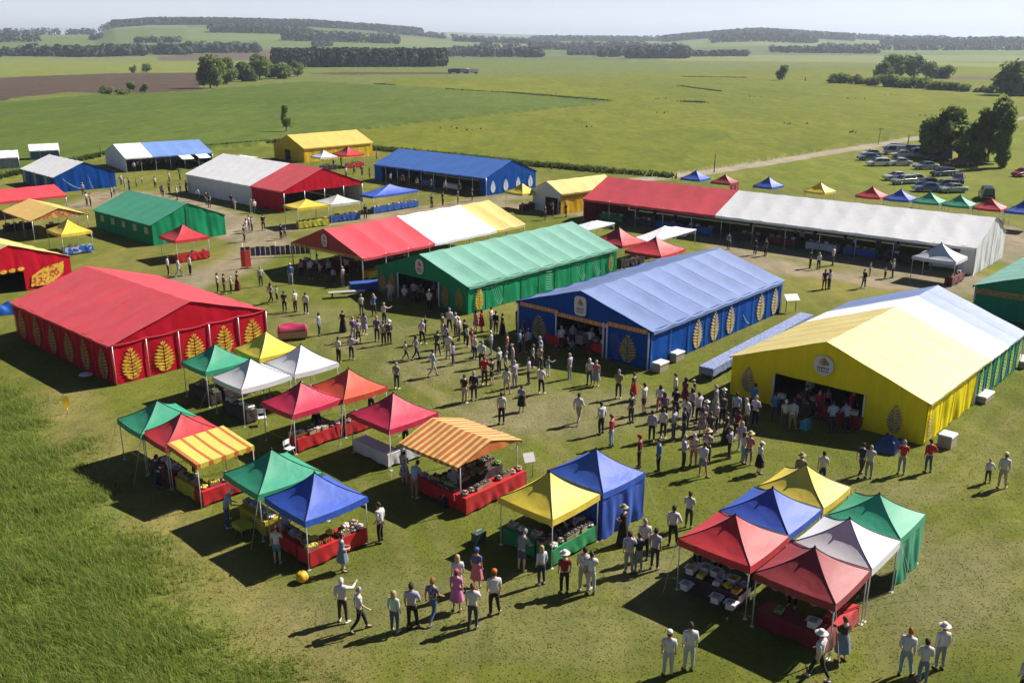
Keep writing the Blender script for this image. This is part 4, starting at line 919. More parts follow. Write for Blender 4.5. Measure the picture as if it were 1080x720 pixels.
far(-27.77,162.96,43.7,3.6,4.2,2.2,3.4,'red','small red gazebo in front of the ochre marquee',REDC,37,where='of the small red back gazebo')
far(10.13,88.7,40,3.2,4.0,2.2,3.45,'red','red gazebo half hidden behind end of the pale green marquee',DARKC,38,where='of the half hidden red gazebo')
far(13.0,84.53,50,4.2,3.77,2.2,3.35,'red','wide red gazebo between the pale green and pale blue marquees',DARKC,39,('pale','dark'),where='of the wide red gazebo')
far(1.31,119.98,40.7,2.87,3.28,2.2,3.23,'yellow','yellow gazebo at corner of the deep blue marquee',MARC,40,('dark','yellow'),where='of the yellow corner gazebo')
far(25.57,132.66,48.2,3,3.06,2.2,3.28,'blue','blue gazebo behind the red roof, left of the maroon one',None)
far(28.83,128.99,50,2.6,2.91,2.2,3.16,'maroon','maroon gazebo with a hanging curtain behind the red and white roof',None,walls=('NR',))
far(33.81,125.37,44,2.97,2.8,2.2,3.33,'blue','blue gazebo standing alone behind start of the white roof',None)
far(39.14,120.7,42,2.7,2.94,2.2,3.25,'yellow','yellow gazebo standing alone behind the white roof',None)
row=[(44.37,116.97,'red','red gazebo beginning the row behind the white roof'),(47.0,114.75,'blue','blue gazebo second in the row behind the white roof'),(49.6,112.5,'green','green gazebo next to the blue one in the row behind white roof'),(52.15,110.3,'green','green gazebo next to the red one in the row behind white roof'),(54.65,108.05,'red','red gazebo with a car behind it in the row past white roof'),(57.1,105.7,'blue','blue gazebo ending the row at the white marquee gable')]
for i,(x,y,c,l) in enumerate(row): far(x,y,49.5,2.8,3.0,2.2,3.25,c,l,DARKC if i!=5 else None,41+i,('dark','pale','mixed'),where=('of the first red row gazebo','of the blue row gazebo','of the green row gazebo nearer blue','of the green row gazebo nearer red','of the last red row gazebo','')[i])
far(37.56,81.64,47,2.9,3.7,2.2,3.4,'white','white gazebo standing before the open side of the long white marquee',MARC,50,('pale','dark'),where='of the white gazebo at the long marquee')
# low white sun sails behind the red pair
g=gazebo(15.2,93.5,50,8.5,2.4,1.9,2.7,'white','long low white canopy behind the two red gazebos',seam=False,drop=.12)
g=gazebo(8.4,98.4,50,5.0,2.3,1.9,2.3,'white','low white canopy at far end of the pale green marquee',seam=False,drop=.12)
g=gazebo(-44.5,157.5,50,4.2,3.2,2.2,2.6,'white','flat white canopy behind the white and red marquee',seam=False,drop=.15)
# ================================================================== people
def skin_mesh(name,pts,edges,mats,root=0,sub=1,flat=None):
    me=bpy.data.meshes.new('s'); me.from_pydata([p[:3] for p in pts],edges,[])
    o=bpy.data.objects.new('s',me); COL.objects.link(o)
    o.modifiers.new('k','SKIN'); sv=me.skin_vertices[0].data
    for i,p in enumerate(pts):
        r=p[3]; sv[i].radius=r if isinstance(r,tuple) else (r,r); sv[i].use_root=(i==root)
    if sub: s=o.modifiers.new('u','SUBSURF'); s.levels=sub; s.render_levels=sub
    dg=bpy.context.evaluated_depsgraph_get(); dg.update()
    ev=o.evaluated_get(dg); m=bpy.data.meshes.new_from_object(ev); m.name=name
    m.materials.clear()
    for x in mats: m.materials.append(x)
    m.polygons.foreach_set('use_smooth',[True]*len(m.polygons)); m.polygons.foreach_set('material_index',[0]*len(m.polygons))
    bpy.data.objects.remove(o); bpy.data.meshes.remove(me); return m
def lerp(a,b,t): return tuple(a[i]+(b[i]-a[i])*t for i in range(3))
def pose(kind):
    'joint positions, the figure faces +y'
    J=dict(pel=(0,0,.95),wai=(0,0,1.10),che=(0,.0,1.30),sho=(0,-.01,1.44),nec=(0,.0,1.51),hd0=(0,.02,1.58),hd1=(0,.035,1.655),hd2=(0,.02,1.735))
    for s,k in ((-1,'l'),(1,'r')):
        J['hip'+k]=(s*.095,0,.88); J['kne'+k]=(s*.11,.02,.49); J['ank'+k]=(s*.115,-.02,.085); J['toe'+k]=(s*.14,.13,.035)
        J['sh'+k]=(s*.168,-.01,1.40); J['el'+k]=(s*.212,-.04,1.13); J['wr'+k]=(s*.212,.05,.90); J['ha'+k]=(s*.205,.08,.83)
    if kind=='walk':
        J['knel']=(-.10,.17,.50); J['ankl']=(-.10,.27,.10); J['toel']=(-.11,.42,.06); J['kner']=(.10,-.08,.49); J['ankr']=(.10,-.36,.17); J['toer']=(.11,-.26,.05)
        J['ell']=(-.21,-.12,1.16); J['wrl']=(-.22,-.10,.92); J['hal']=(-.22,-.08,.85); J['elr']=(.21,.05,1.15); J['wrr']=(.23,.25,.98); J['har']=(.22,.31,.94)
    if kind=='hands':
        for s,k in ((-1,'l'),(1,'r')): J['el'+k]=(s*.215,.0,1.14); J['wr'+k]=(s*.14,.20,1.08); J['ha'+k]=(s*.08,.28,1.09)
    if kind=='lean':
        for k in ('che','sho','nec','hd0','hd1','hd2','shl','shr'):
            x,y,z=J[k]; h=z-1.0; J[k]=(x,y+h*.38,z-h*.09)
        J['hd1']=(0,J['hd1'][1]+.02,J['hd1'][2]-.01)
        for s,k in ((-1,'l'),(1,'r')): J['el'+k]=(s*.25,.17,1.10); J['wr'+k]=(s*.2,.38,1.0); J['ha'+k]=(s*.18,.45,.97)
    if kind=='hip':
        J['elr']=(.31,-.08,1.15); J['wrr']=(.2,.06,1.02); J['har']=(.14,.10,1.0); J['kner']=(.13,.06,.49); J['ankr']=(.17,.02,.085); J['toer']=(.23,.16,.035)
    if kind=='slouch':
        for k in ('che','sho','nec','hd0','hd1','hd2','shl','shr'):
            x,y,z=J[k]; h=z-1.0; J[k]=(x+.05*h,y+h*.10,z-h*.02)
        J['wrl']=(-.2,.12,.93); J['hal']=(-.17,.16,.88); J['kner']=(.14,.08,.50); J['ankr']=(.2,.10,.085); J['toer']=(.28,.23,.035)
    if kind=='cross':
        for s,k in ((-1,'l'),(1,'r')): J['el'+k]=(s*.225,.04,1.14); J['wr'+k]=(-s*.03,.19,1.19+.03*s); J['ha'+k]=(-s*.12,.18,1.20+.03*s)
    if kind=='point':
        J['elr']=(.33,.16,1.30); J['wrr']=(.36,.40,1.36); J['har']=(.37,.48,1.38); J['ell']=(-.22,-.06,1.14); J['wrl']=(-.2,.06,.98); J['hal']=(-.13,.09,.96)
        J['kner']=(.12,.0,.49); J['ankr']=(.16,-.08,.085); J['toer']=(.22,.06,.035)
    if kind=='phone':
        J['elr']=(.23,.12,1.17); J['wrr']=(.13,.26,1.36); J['har']=(.10,.28,1.43)
    return J
def body_mesh(J,fem):
    k=.93 if fem else 1.0; P=[];E=[];ix={}
    def v(n,p,r,par=None):
        P.append((*p,r)); ix[n]=len(P)-1
        if par is not None: E.append((ix[par],ix[n]))
    v('pel',J['pel'],(.135,.10)); v('wai',J['wai'],(.12*k,.09),'pel'); v('che',J['che'],(.155*k,.105),'wai'); v('sho',J['sho'],(.11*k,.075),'che'); v('nec',J['nec'],.052,'sho')
    v('hd0',J['hd0'],(.068,.08),'nec'); v('hd1',J['hd1'],(.078,.098),'hd0'); v('hd2',J['hd2'],(.055,.07),'hd1')
    for s,q in ((-1,'l'),(1,'r')):
        v('hip'+q,J['hip'+q],.088,'pel'); v('mt'+q,lerp(J['hip'+q],J['kne'+q],.5),.072,'hip'+q); v('kne'+q,J['kne'+q],.055,'mt'+q); v('calf'+q,lerp(J['kne'+q],J['ank'+q],.35),.052,'kne'+q); v('ank'+q,J['ank'+q],.035,'calf'+q); v('toe'+q,J['toe'+q],.03,'ank'+q)
        v('sh'+q,J['sh'+q],.055*k,'sho'); v('el'+q,J['el'+q],.04*k,'sh'+q); v('wr'+q,J['wr'+q],.027,'el'+q)
        W_=Vector(J['wr'+q]); H=Vector(J['ha'+q]); d=(H-W_).normalized(); pm=W_+d*.075; sd_=d.cross(Vector((0,1,.2))).normalized() if abs(d.y)<.9 else Vector((1,0,0)); up=sd_.cross(d).normalized()
        v('pa'+q,pm,(.036,.02),'wr'+q)
        fl=(.062,.075,.08,.07); 
        for i in range(4):
            o=pm+sd_*(.026-.0175*i)+d*.02; v(f'f{q}{i}a',o+d*fl[i]*.5,.0085,'pa'+q); v(f'f{q}{i}b',o+d*fl[i]*.85+up*.02,.0075,f'f{q}{i}a')
        v(f't{q}a',W_+d*.045+sd_*.042+up*.01,.0095,'pa'+q); v(f't{q}b',W_+d*.085+sd_*.052+up*.022,.008,f't{q}a')
    m=skin_mesh('body',P,E,[],0,1)
    # face: nose, ears, eyes, mouth joined to the same mesh
    bm=bmesh.new(); bm.from_mesh(m); hd=Vector(J['hd1'])
    def blob(c,s,mi,seg=6):
        r=bmesh.ops.create_uvsphere(bm,u_segments=seg,v_segments=4,radius=1)
        for vv in r['verts']: vv.co=Vector((vv.co.x*s[0],vv.co.y*s[1],vv.co.z*s[2]))+hd+Vector(c)
        for vv in r['verts']:
            for f in vv.link_faces: f.material_index=mi; f.smooth=True
    blob((0,.098,-.01),(.013,.02,.024),0); blob((-.08,0,-.005),(.012,.02,.032),0); blob((.08,0,-.005),(.012,.02,.032),0)
    for s in (-1,1): blob((s*.032,.082,.015),(.012,.012,.008),1)
    blob((0,.085,-.05),(.024,.01,.006),2)
    bm.to_mesh(m); bm.free(); return m
def shirt_mesh(J,fem,longs,fat=1.0):
    k=(.95 if fem else 1.04)*fat; P=[];E=[]
    def v(p,r,par=None): 
        P.append((*p,r)); 
        if par is not None: E.append((par,len(P)-1))
        return len(P)-1
    a=v(lerp(J['pel'],(J['pel'][0],J['pel'][1],J['pel'][2]-.1),.45),(.160*fat,.128*fat)); b=v(J['wai'],(.150*k,.12*k),a); c=v(J['che'],(.180*k,.132*k),b); d=v(J['sho'],(.13*k,.088),c); v(lerp(J['sho'],J['nec'],.55),(.07,.06),d)
    for q in 'lr':
        e=v(J['sh'+q],.076*k,d); f=v(lerp(J['sh'+q],J['el'+q],.75),.064*k,e)
        if longs: g=v(J['el'+q],.056*k,f); v(lerp(J['el'+q],J['wr'+q],.9),.04,g)
    return skin_mesh('shirt',P,E,[],0,1)
def trouser_mesh(J,short):
    P=[];E=[]
    def v(p,r,par=None):
        P.append((*p,r)); 
        if par is not None: E.append((par,len(P)-1))
        return len(P)-1
    a=v((J['pel'][0],J['pel'][1],J['pel'][2]+.05),(.148,.115)); b=v(lerp(J['pel'],(J['pel'][0],J['pel'][1],.8),.5),(.15,.12),a)
    for q in 'lr':
        h=v(lerp(J['hip'+q],J['kne'+q],.12),.098,b); m=v(lerp(J['hip'+q],J['kne'+q],.55),.086,h); kq=v(lerp(J['hip'+q],J['kne'+q],.93),.072,m)
        if not short: c=v(lerp(J['kne'+q],J['ank'+q],.45),.062,kq); v(lerp(J['kne'+q],J['ank'+q],.96),.055,c)
    return skin_mesh('trousers',P,E,[],0,1)
def skirt_mesh(hem_z,fl):
    m=MB(); top=1.12
    def fn(u,v):
        t=2*math.pi*u; z=top+(hem_z-top)*v; r=.135+.035*min(1,v*3)+fl*v; r*=1+.05*v*math.sin(9*t)
        return (r*math.cos(t),r*.85*math.sin(t),z)
    m.grid(fn,36,8); return m.mesh('skirt',[])
def shoe_mesh(J,q):
    m=MB(); a=Vector(J['ank'+q]); t=Vector(J['toe'+q]); d=(t-a); d.z=0; d.normalize(); n=Vector((-d.y,d.x,0)); z0=min(a.z-.085,t.z-.035); z0=max(z0,0)
    def fn(u,v):
        th=2*math.pi*u; s=-.07+.26*v; wv=.045*math.sin(math.pi*(.12+.8*v))**.5; hh=(.085-.045*v)
        c=a+d*s; return (c.x+n.x*wv*math.cos(th),c.y+n.y*wv*math.cos(th),z0+(hh/2+.002)+hh/2*math.sin(th)+(.0))
    m.grid(fn,10,6); m.lathe([(.04,0),(.035,.01)],6,(a.x,a.y,z0)); return m.mesh('shoe',[])
def hair_mesh(J,kind):
    hd=Vector(J['hd1']); m=MB()
    if kind=='short':
        m.grid(lambda u,v:(hd.x+.088*math.sin(math.pi*v*.62)*math.cos(2*math.pi*u)*1.02,hd.y-.012+.11*math.sin(math.pi*v*.62)*math.sin(2*math.pi*u)*(1 if math.sin(2*math.pi*u)<0 else .86),hd.z-.005+.112*math.cos(math.pi*v*.62)-(.04*v if math.sin(2*math.pi*u)<0 else -.02*v)),14,6)
    elif kind=='long':
        m.grid(lambda u,v:(hd.x+(.096+.012*v)*math.sin(min(1,v*1.6)*math.pi/2)*math.cos(2*math.pi*u),hd.y-.02+.118*math.sin(min(1,v*1.6)*math.pi/2)*math.sin(2*math.pi*u)*(1 if math.sin(2*math.pi*u)<.3 else .78),hd.z+.112*math.cos(min(1,v*1.6)*math.pi/2)-max(0,v-.5)*(.42 if math.sin(2*math.pi*u)<.35 else .02)),16,8)
    elif kind=='bun':
        m.ball((hd.x,hd.y-.01,hd.z+.02),.105,12,8,(.88,1,.92)); m.ball((hd.x,hd.y-.13,hd.z+.05),.045,8,6)
    elif kind=='hat':
        m.lathe([(.0,.02),(.19,.005),(.20,.012),(.195,.022),(.10,.03),(.092,.10),(.075,.135),(.01,.145)],18,(hd.x,hd.y-.005,hd.z+.025),sy=1.08)
    elif kind=='cap':
        m.lathe([(.094,-.0),(.098,.03),(.088,.075),(.05,.105),(.005,.112)],14,(hd.x,hd.y-.008,hd.z+.015),sy=1.12)
        m.grid(lambda u,v:(hd.x+(u-.5)*.15,hd.y+.085+.085*v*math.cos((u-.5)*2.2),hd.z+.03-.012*v-.02*abs(u-.5)),6,3)
    return m.mesh('hair',[])
SKINM=[plain('skin_light',(.50,.31,.22),.6,0,.05),plain('skin_tan',(.38,.22,.15),.6,0,.05),plain('skin_pale',(.58,.38,.29),.6,0,.05)]
EYE=plain('eye_dark',(.03,.02,.02),.3); LIP=plain('lip_rose',(.32,.10,.09),.5)
CL={k:fabric('cloth_'+k.replace(' ','_'),c,.75,.25,.1,.4,.12,4) for k,c in {
 'white':(.56,.56,.61),'off white':(.52,.49,.44),'pale lilac':(.36,.33,.48),'light grey':(.42,.43,.46),'grey':(.24,.25,.27),'light blue':(.28,.42,.62),'pale mint':(.45,.58,.52),'blue':(.04,.16,.42),'navy':(.018,.024,.07),
 'black':(.012,.012,.014),'dark brown':(.05,.03,.022),'khaki':(.25,.21,.13),'beige':(.42,.36,.27),'denim':(.06,.10,.20),'pale denim':(.25,.36,.50),'red':(.45,.02,.03),'dark red':(.22,.012,.025),'maroon':(.14,.015,.03),'pink':(.55,.16,.36),'rose':(.45,.14,.17),
 'purple':(.18,.10,.30),'teal':(.05,.25,.30),'blue grey':(.16,.21,.29),'green':(.04,.16,.07),'yellow':(.55,.42,.05),'dark grey':(.05,.052,.058),'orange':(.5,.13,.02)}.items()}
CHECK=speckle('cloth_checked',[(.08,.09,.16),(.3,.28,.34),(.15,.12,.2),(.04,.04,.08)],22,.8,.1); PATT=speckle('cloth_patterned',[(.5,.45,.42),(.2,.10,.12),(.36,.3,.38),(.1,.1,.14),(.45,.2,.2)],18,.8,.1)
STRW=speckle('cloth_striped_white',[(.65,.64,.66),(.3,.3,.4),(.6,.58,.6)],20,.8,.1); FLOR=speckle('cloth_floral',[(.12,.16,.3),(.5,.48,.5),(.2,.1,.12),(.35,.4,.5)],20,.8,.1)
CL.update({'checked':CHECK,'patterned':PATT,'striped white':STRW,'floral':FLOR})
HC={k:plain('hair_'+k,c,.7,0,.2,20) for k,c in {'dark':(.02,.014,.01),'brown':(.07,.04,.022),'blond':(.38,.27,.13),'grey':(.30,.29,.28),'white':(.62,.60,.57),'auburn':(.16,.045,.015),'ginger':(.30,.11,.03)}.items()}
HATC={k:fabric('hat_'+k.replace(' ','_'),c,.75,.2,0,.3,.1,4) for k,c in {'white':(.68,.66,.62),'straw':(.50,.40,.22),'orange':(.55,.13,.02),'blue':(.04,.13,.36),'red':(.40,.02,.03),'pink':(.42,.06,.16),'black':(.02,.02,.02),'khaki':(.3,.26,.16)}.items()}
SHOEM=plain('dark_shoe',(.04,.035,.03),.5); SHOEW=plain('pale_shoe',(.55,.53,.5),.5); SOCK=SHOEM
POSES={k:pose(k) for k in ('stand','walk','hands','lean','hip','phone','slouch','cross','point')}
CACHE={}
def cached(key,fn):
    if key not in CACHE: CACHE[key]=fn()
    return CACHE[key]
PEOPLE=[]
def person(x,y,head,ps,top,bot,hair,zone,px,h=1.0,fem=False,extra='',botkind='trousers',longs=False,fat=1.0):
    PEOPLE.append(dict(x=x,y=y,head=head,ps=ps,top=top,bot=bot,hair=hair,zone=zone,px=px,h=h,fem=fem,extra=extra,bk=botkind,longs=longs,fat=fat))
HAIRTXT=dict(short='{} hair',long='long {} hair',bun='{} bun',hat='{} hat',cap='{} cap')
def build_people():
    seen={}
    for p in PEOPLE:
        hk,hc=p['hair']
        if p['bk']=='dress': a=f"{p['top']} dress"
        elif p['bk']=='robe': a=f"long {p['top']} robe"
        else: a=f"{p['top']} {'shirt' if not p['fem'] else 'top'}, {p['bot']} {p['bk']}"
        p['att']=a; p['base']=f"person in {a}"; p['hairtxt']=HAIRTXT[hk].format(hc)
    for p in PEOPLE: seen.setdefault((p['base'],p['zone']),[]).append(p)
    for (b,z),L in seen.items():
        if len(L)==1: L[0]['label']=f"{b}, {z}"; continue
        by={}
        for q in L: by.setdefault(q['hairtxt'],[]).append(q)
        for ht,M in by.items():
            if len(M)==1: M[0]['label']=f"{b}, {ht}, {z}"; continue
            M.sort(key=lambda q:q['px'])
            ords=['leftmost','second from left','third from left','fourth from left','fifth from left','sixth from left','seventh from left','eighth from left']
            for i,q in enumerate(M): q['label']=f"{b}, {ht}, {z}, "+(ords[i] if i<len(M)-1 or i==0 else 'rightmost')
    for p in PEOPLE:
        ps,fem=p['ps'],p['fem']; J=POSES[ps]
        if p['bk'] in ('dress','robe','skirt') and ps=='walk': ps='hands'; J=POSES[ps]
        o=bpy.data.objects.new('person',cached(('b',ps,fem),lambda:body_with_mats(J,fem))); COL.objects.link(o)
        setmat(o,rng.choice(SKINM),0)
        o.location=(p['x'],p['y'],0); o.rotation_euler=(0,0,p['head']); s=p['h']; o.scale=(s*p['fat']**.5,s*p['fat']**.5,s)
        tag(o,p['label'],'person','people at the fair')
        def child(name,key,fn,mat):
            def mk():
                m=fn(); m.materials.clear(); m.materials.append(SHOEM); return m
            c=bpy.data.objects.new(name,cached(key,mk)); COL.objects.link(c); c.parent=o; setmat(c,mat); return c
        child('shirt' if p['bk'] not in ('dress','robe') else 'bodice',('s',ps,fem,p['longs']),lambda:shirt_mesh(J,fem,p['longs']),CL[p['top']])
        if p['bk']=='trousers': child('trousers',('t',ps),lambda:trouser_mesh(J,False),CL[p['bot']])
        elif p['bk']=='shorts': child('shorts',('u',ps),lambda:trouser_mesh(J,True),CL[p['bot']])
        else:
            hz={'dress':.5,'robe':.08,'skirt':.42}[p['bk']]; child('skirt',('k',hz),lambda:skirt_mesh(hz,.10 if hz>.2 else .14),CL[p['bot'] if p['bk']=='skirt' else p['top']])
        hk,hc=p['hair']
        child('hat' if hk in ('hat','cap') else 'hair',('h',ps,hk),lambda:hair_mesh(J,hk),HATC[hc] if hk in ('hat','cap') else HC[hc])
        if hk in ('hat','cap'): child('hair',('h',ps,'short'),lambda:hair_mesh(J,'short'),HC['brown'])
        sm=rng.choice((SHOEM,SHOEM,SHOEW))
        for q in 'lr': child('shoe',('q',ps,q),lambda:shoe_mesh(J,q),sm)
def body_with_mats(J,fem):
    m=body_mesh(J,fem); m.materials.clear()
    for x in (SKINM[0],EYE,LIP): m.materials.append(x)
    return m
rp=random.Random(21)
HAIRS={'d':('short','dark'),'b':('short','brown'),'l':('long','blond'),'g':('short','grey'),'w':('short','white'),'a':('short','auburn'),'i':('short','ginger'),'D':('long','dark'),'B':('long','brown'),'u':('bun','dark'),'U':('bun','grey'),
 'H':('hat','white'),'S':('hat','straw'),'C':('cap','white'),'O':('cap','orange'),'E':('cap','blue'),'R':('cap','red'),'P':('cap','pink'),'K':('hat','khaki'),'X':('cap','black')}
TOPS={'W':'white','o':'off white','L':'pale lilac','g':'light grey','G':'grey','b':'light blue','m':'pale mint','B':'blue','n':'navy','k':'black','r':'red','R':'dark red','M':'maroon','p':'pink','e':'rose','P':'purple','t':'teal','z':'blue grey','c':'checked','a':'patterned','s':'striped white','f':'floral','h':'khaki','y':'yellow','x':'dark grey','d':'dark brown','i':'beige','j':'denim','J':'pale denim','O':'orange','v':'green'}
PK={'s':'stand','w':'walk','h':'hands','l':'lean','i':'hip','f':'phone'}
BK={'t':'trousers','s':'shorts','k':'skirt','d':'dress','r':'robe'}
def crowd(zone,spec,head=90,spread=70):
    'spec: x,y of the feet in the photograph, then a six letter code: top, bottom, kind of bottom, hair, pose, sex'
    for it in spec.split():
        q=it.split(','); px,py,c=float(q[0]),float(q[1]),q[2]
        x,y,_=G(px,py); hd=R((float(q[3]) if len(q)>3 else head+rp.uniform(-spread,spread))-90)
        pk=PK[c[4]]
        if pk in ('stand','hands') and BK[c[2]] in ('trousers','shorts'): pk=rp.choice((pk,pk,pk,'slouch','cross','stand','point' if rp.random()<.25 else 'slouch','phone'))
        person(x,y,hd,pk,TOPS[c[0]],TOPS[c[1]],HAIRS[c[3]],zone,px,(rp.uniform(.95,1.05) if rp.random()>.06 or py>540 else rp.uniform(.62,.8))*(.96 if c[5]=='f' else 1.02),c[5]=='f','',BK[c[2]],rp.random()<.35,rp.uniform(.98,1.12))
# front lawn
crowd('on the front lawn','362,655,Wdtwsm,80 380,665,Wktgwm,20 416.5,666,mjtlhf,70 435,662,Lktdim,85 457,655,cjtiwm,60 482,644,ppdPsf,80 483,628,Wgtlsf,100 499,662,Wxtasm,80 521,649,WktOhm,100 503,619,jekEsf,70 402,572,Wktdsm,150 362,602,zzdbhf,20 704,712,WgtCsm,80 726,706,Wgtdsm,90')
crowd('near the yellow gazebo','550,602,Gjsgls,60 571,616,Wntlsf,120 595,625,RktHsm,95 615,623,sitdsm,80 623,626,Wgtdsm,90'.replace('ls,','lm,'))
crowd('beside the blue curtained gazebo','663,604,LGtdsm,80 673,602,nGtdhm,100 690,600,Lxtdsm,60 657,574,kkrKhm,140 679,590,Wktghm,90 709,575,Wktdim,70 726,556,Wxtbhm,60')
crowd('at the lower right corner','953,712,WJtism,60 972,721,Wztdhm,80 990,705,WGtHsm,90 1078,740,WntCsm,90')
crowd('at the maroon gazebo','862,716,WktHwm,130 887,697,dzkahf,110')
crowd('on the lawn right of the yellow gable','1041,509,Wxtgim,80 1055.5,515,WitChm,70 907,502,nxtdwm,40 915.5,504,gGtgsm,80 950,500,rGtgsm,70 978,498,rjtdim,90 842,514,hxtKsm,80 866,512,Wntdwm,60')
# produce stalls on the left
crowd('by the left gazebos','293,594,Wtsuhf,80 303,572,Lxtghm,-60 240,556,bjtwlm,30 437.5,525,bhtblm,60 427,510,ffduhf,70 478.7,530,zxtghm,80 168,515,nntdhm,50 205,500,akksls,40'.replace('akksls','aktlhf'))
crowd('on the lawn before the striped stall','418.7,410,Gxtgsm,70 457,397,bgtbwm,20 428,379,Wntdwm,20 439,379,LntDwf,30 490,425,ditbsm,60 500,422,nntgsm,80 529,447,Wktdhm,90 550,434,zkkdsf,70 357.5,382,Wktdsm 371,379,Lntbsm')
# middle left lawn
crowd('on the lawn by the striped marquee','300.5,329,xktdsm 312,329,Wktgsm 323,331,Wntdsm 337,354,bntdsm,0 362,350,kkrdsf 373,360,Pgtghm 378,362,axtbhf 384.5,353,LndBsf 398,360,PxtghM 405,364,adtbsm 411,363,xktHsm 394.5,333,Bxtlsf 381.5,332,gxtUsf 307,300,BbtCsm 362,302,GGtgsm 405.5,342,WntUsf 286,320,LktDwf 292,318,Wxtbsm 275.5,302,gxtgsm 230,309,Wktdsm,20 244,309,WdtChm,40 251,306,Mkrdsf,30 237,310,dxtbsm,10 461,375,xxtdsm,60 470,367,LntBsf,60 445,363,Wkthsm'.replace('PxtghM','Pxtghm').replace('Wkthsm','Wktghm'))
# crowd in the middle
crowd('in the central crowd','449,352,kktdsm 467,355,xgtdsm 474,350,Wntghm 481,355,gxtgsm 485,359,Wxtwsf 490,362,kktdhm 493,366,mdtBsf 498,371,rktlsf 502,349,pPdDsf 508,350,rMdDhf 501,379,WntUsf 511,406,rdtahm 519,406,kksdsm 518,374,WztwhM 526.5,394,gktghm 533,397,zntgsm 535,376,eLtbsf 541,388,aGtUsf 548,374,Bntdsm 543,409,LGtghm 557.5,405,Lntdsm 570.6,415,Wktdim 569,391,axtUsf 570.6,382,bxtghm 578,396,tWtRsf 562,388,fntBsf 534,416,WgsBsf 518,349,Wxtdsm 523,352,kxtbsm 530,353,kkrdsf 473,378,Wgtdhm 478,385,LxtDsf 508,388,mktgsm 552,360,xxtdsm 545,352,OktBsf 557,372,Lktdsm'.replace('WztwhM','Wztwhm'),spread=110)
crowd('on the lawn before the blue marquee','600.7,399.5,LGtgsm 621.5,405.5,Wjtwsm 628.5,407,eGkUsf 652,420,hxtghm 668,422,xrkdsf 665.5,446,xxtdsm 679,436,Wdsdsm 610,447,Witdwm,60 634,458,Wktdsm 644.5,471,rJtasm')
crowd('before the yellow gable','695,434,WetDsf 711.5,424,Wntdsm 700,444,PktBsf 699,462,odtbsm 722,428,MMdDsf 732,421,kktCsm 687,465,Ldtdsm 710,463,Ljtdsm 720.5,462,nntbsm 723,450,Wntdhm 736,446,Wktdsm 744,448,LktHsm 740,459,addBhf 720.5,494,LdtghM 731,491,aetUsf 745,489,aktShm 740,503,Wzsbsm 765.5,467,kkrdsf 769,483,Lktdsm 783,488,WJtBsf 789,490,eatShf 800.5,499,WkkCsf 775.5,446,bktdsm 787,453,WxtgLm 793,436,Bktdsm 795.5,450,Lktghm 754,438,GGrgsm 763,432,kktHsm 761,447,xktdsm 674,493,RktRsm 694,498,Bktdsm 729,439,LxtBsf 712,441,kntdsm 748,467,xxtbsm 755,455,gktgsm 776,463,MktDsf 781,475,Lgtlsf'.replace('LdtghM','Ldtghm').replace('WxtgLm','Wxtghm'),spread=100)
crowd('in the open yellow gable','815.6,445,Bxtdhm,80 827,452,mxtwhm,80 834.5,454,ghtdhm,70 876,456,bntdhm,90 891.5,456,Lktdlm,100 862,440,rMkDsf,-70 871,437,ekkBsf,-80 848,436,xxtdsm,-60 852,428,WktCsm,-80 898,440,rRkusf,-90')
crowd('in the open blue front','592,370,WktghM,100 604,366,Lktdsm,-80 622,372,Wxtglm,60 634,366,gktdsm,-60 613,358,xxtbsm,90'.replace('WktghM','Wktghm'))
crowd('in the open green front','427,324,bxtghm,80 437,319,Lktdhm,80 444,320,xktdsm,70 453,329,Wktghm,70 411.5,318,Wgtlsf,-90 458,316,zxtbsm')
crowd('in shade of the striped marquee','318,292,LktBsf 328,294,Wntdsm 338,296,axtdsm 347,293,gktgsm 352,299,Lntbsm 335,288,Wktdsm 366,290,mktDsf 376,286,Wxtdsm')
crowd('on the green marquee track','258,255,nktdsm,0 263,243,Wntbsm,10 266,245,Lxtdsm,30 260,246,WgtBsf,-20 278,243,kktdsm,120 296.7,253,nktdsm,60 300.5,251,LktDsf,80 244.5,219,nxtdsm 248,221,Wgtlsf 265.5,225,Wgtlsf 269,225,Wxtgsm 221,219,kktdsm 385.6,231,nktbsm 178,291,Wktdsm,20 189,292,Wgtbwm,20 201,290,Wktdsm,40')
crowd('on the back track','92,217,Wxtdsm 96,218,hktbsm 88,206,LktChm 118,209,WntBsf 121,206,axtdsm 132,200,Wgtbsm 137,201,kktdsm 144,197,LxtDsf 164,199,Wktdsm 170,204,xktbsm 172,208,LktBsf 179,204,nktdsm 187,211,Wktgsm 191,207,Mxtdsm 197,204,xktdsm 209,212,Wntdsm 218,216,kxtdsm 221,219,WktDsf 190,190,nktdsm 179,193,Lktbsm 128,196,gxtgsm 150,194,Wktdsm',spread=150)
crowd('on the far gravel','854,283,kktdsm 863,284,Wntlsf 878,280,Wxtdsm 869,305,Mktdsm 874,305,LktDsf 917,291,tktghm 933,294,gktdsm 941,293,Wktlsf 911,304,kktbsm 768,263,Bntdsm 796,269,kktdsm 807,270,xktdsm 890,262,kktdsm 845,259,Lktdsm',spread=120)
crowd('behind the striped marquee','467,217,kktdsm 483,215,xktdsm 455.5,219,nktbsm 498,212,kktdsm 583,228,kktdsm 590,226,xktbsm 597,229,nxtghm 575,232,Mktdsm 632,226,axtDsf',spread=120)
crowd('under the long blue awning side','412,195,Wktdsm 425,197,xktdsm 440,200,LktBsf 455,202,nktdsm 470,204,Wxtgsm 485,206,kktdsm',spread=120)
crowd('inside the red end of the long marquee','640,222,Wktdsm 655,225,nktbsm 672,228,axtDsf 690,232,kktdsm 712,235,Wxtgsm',spread=120)
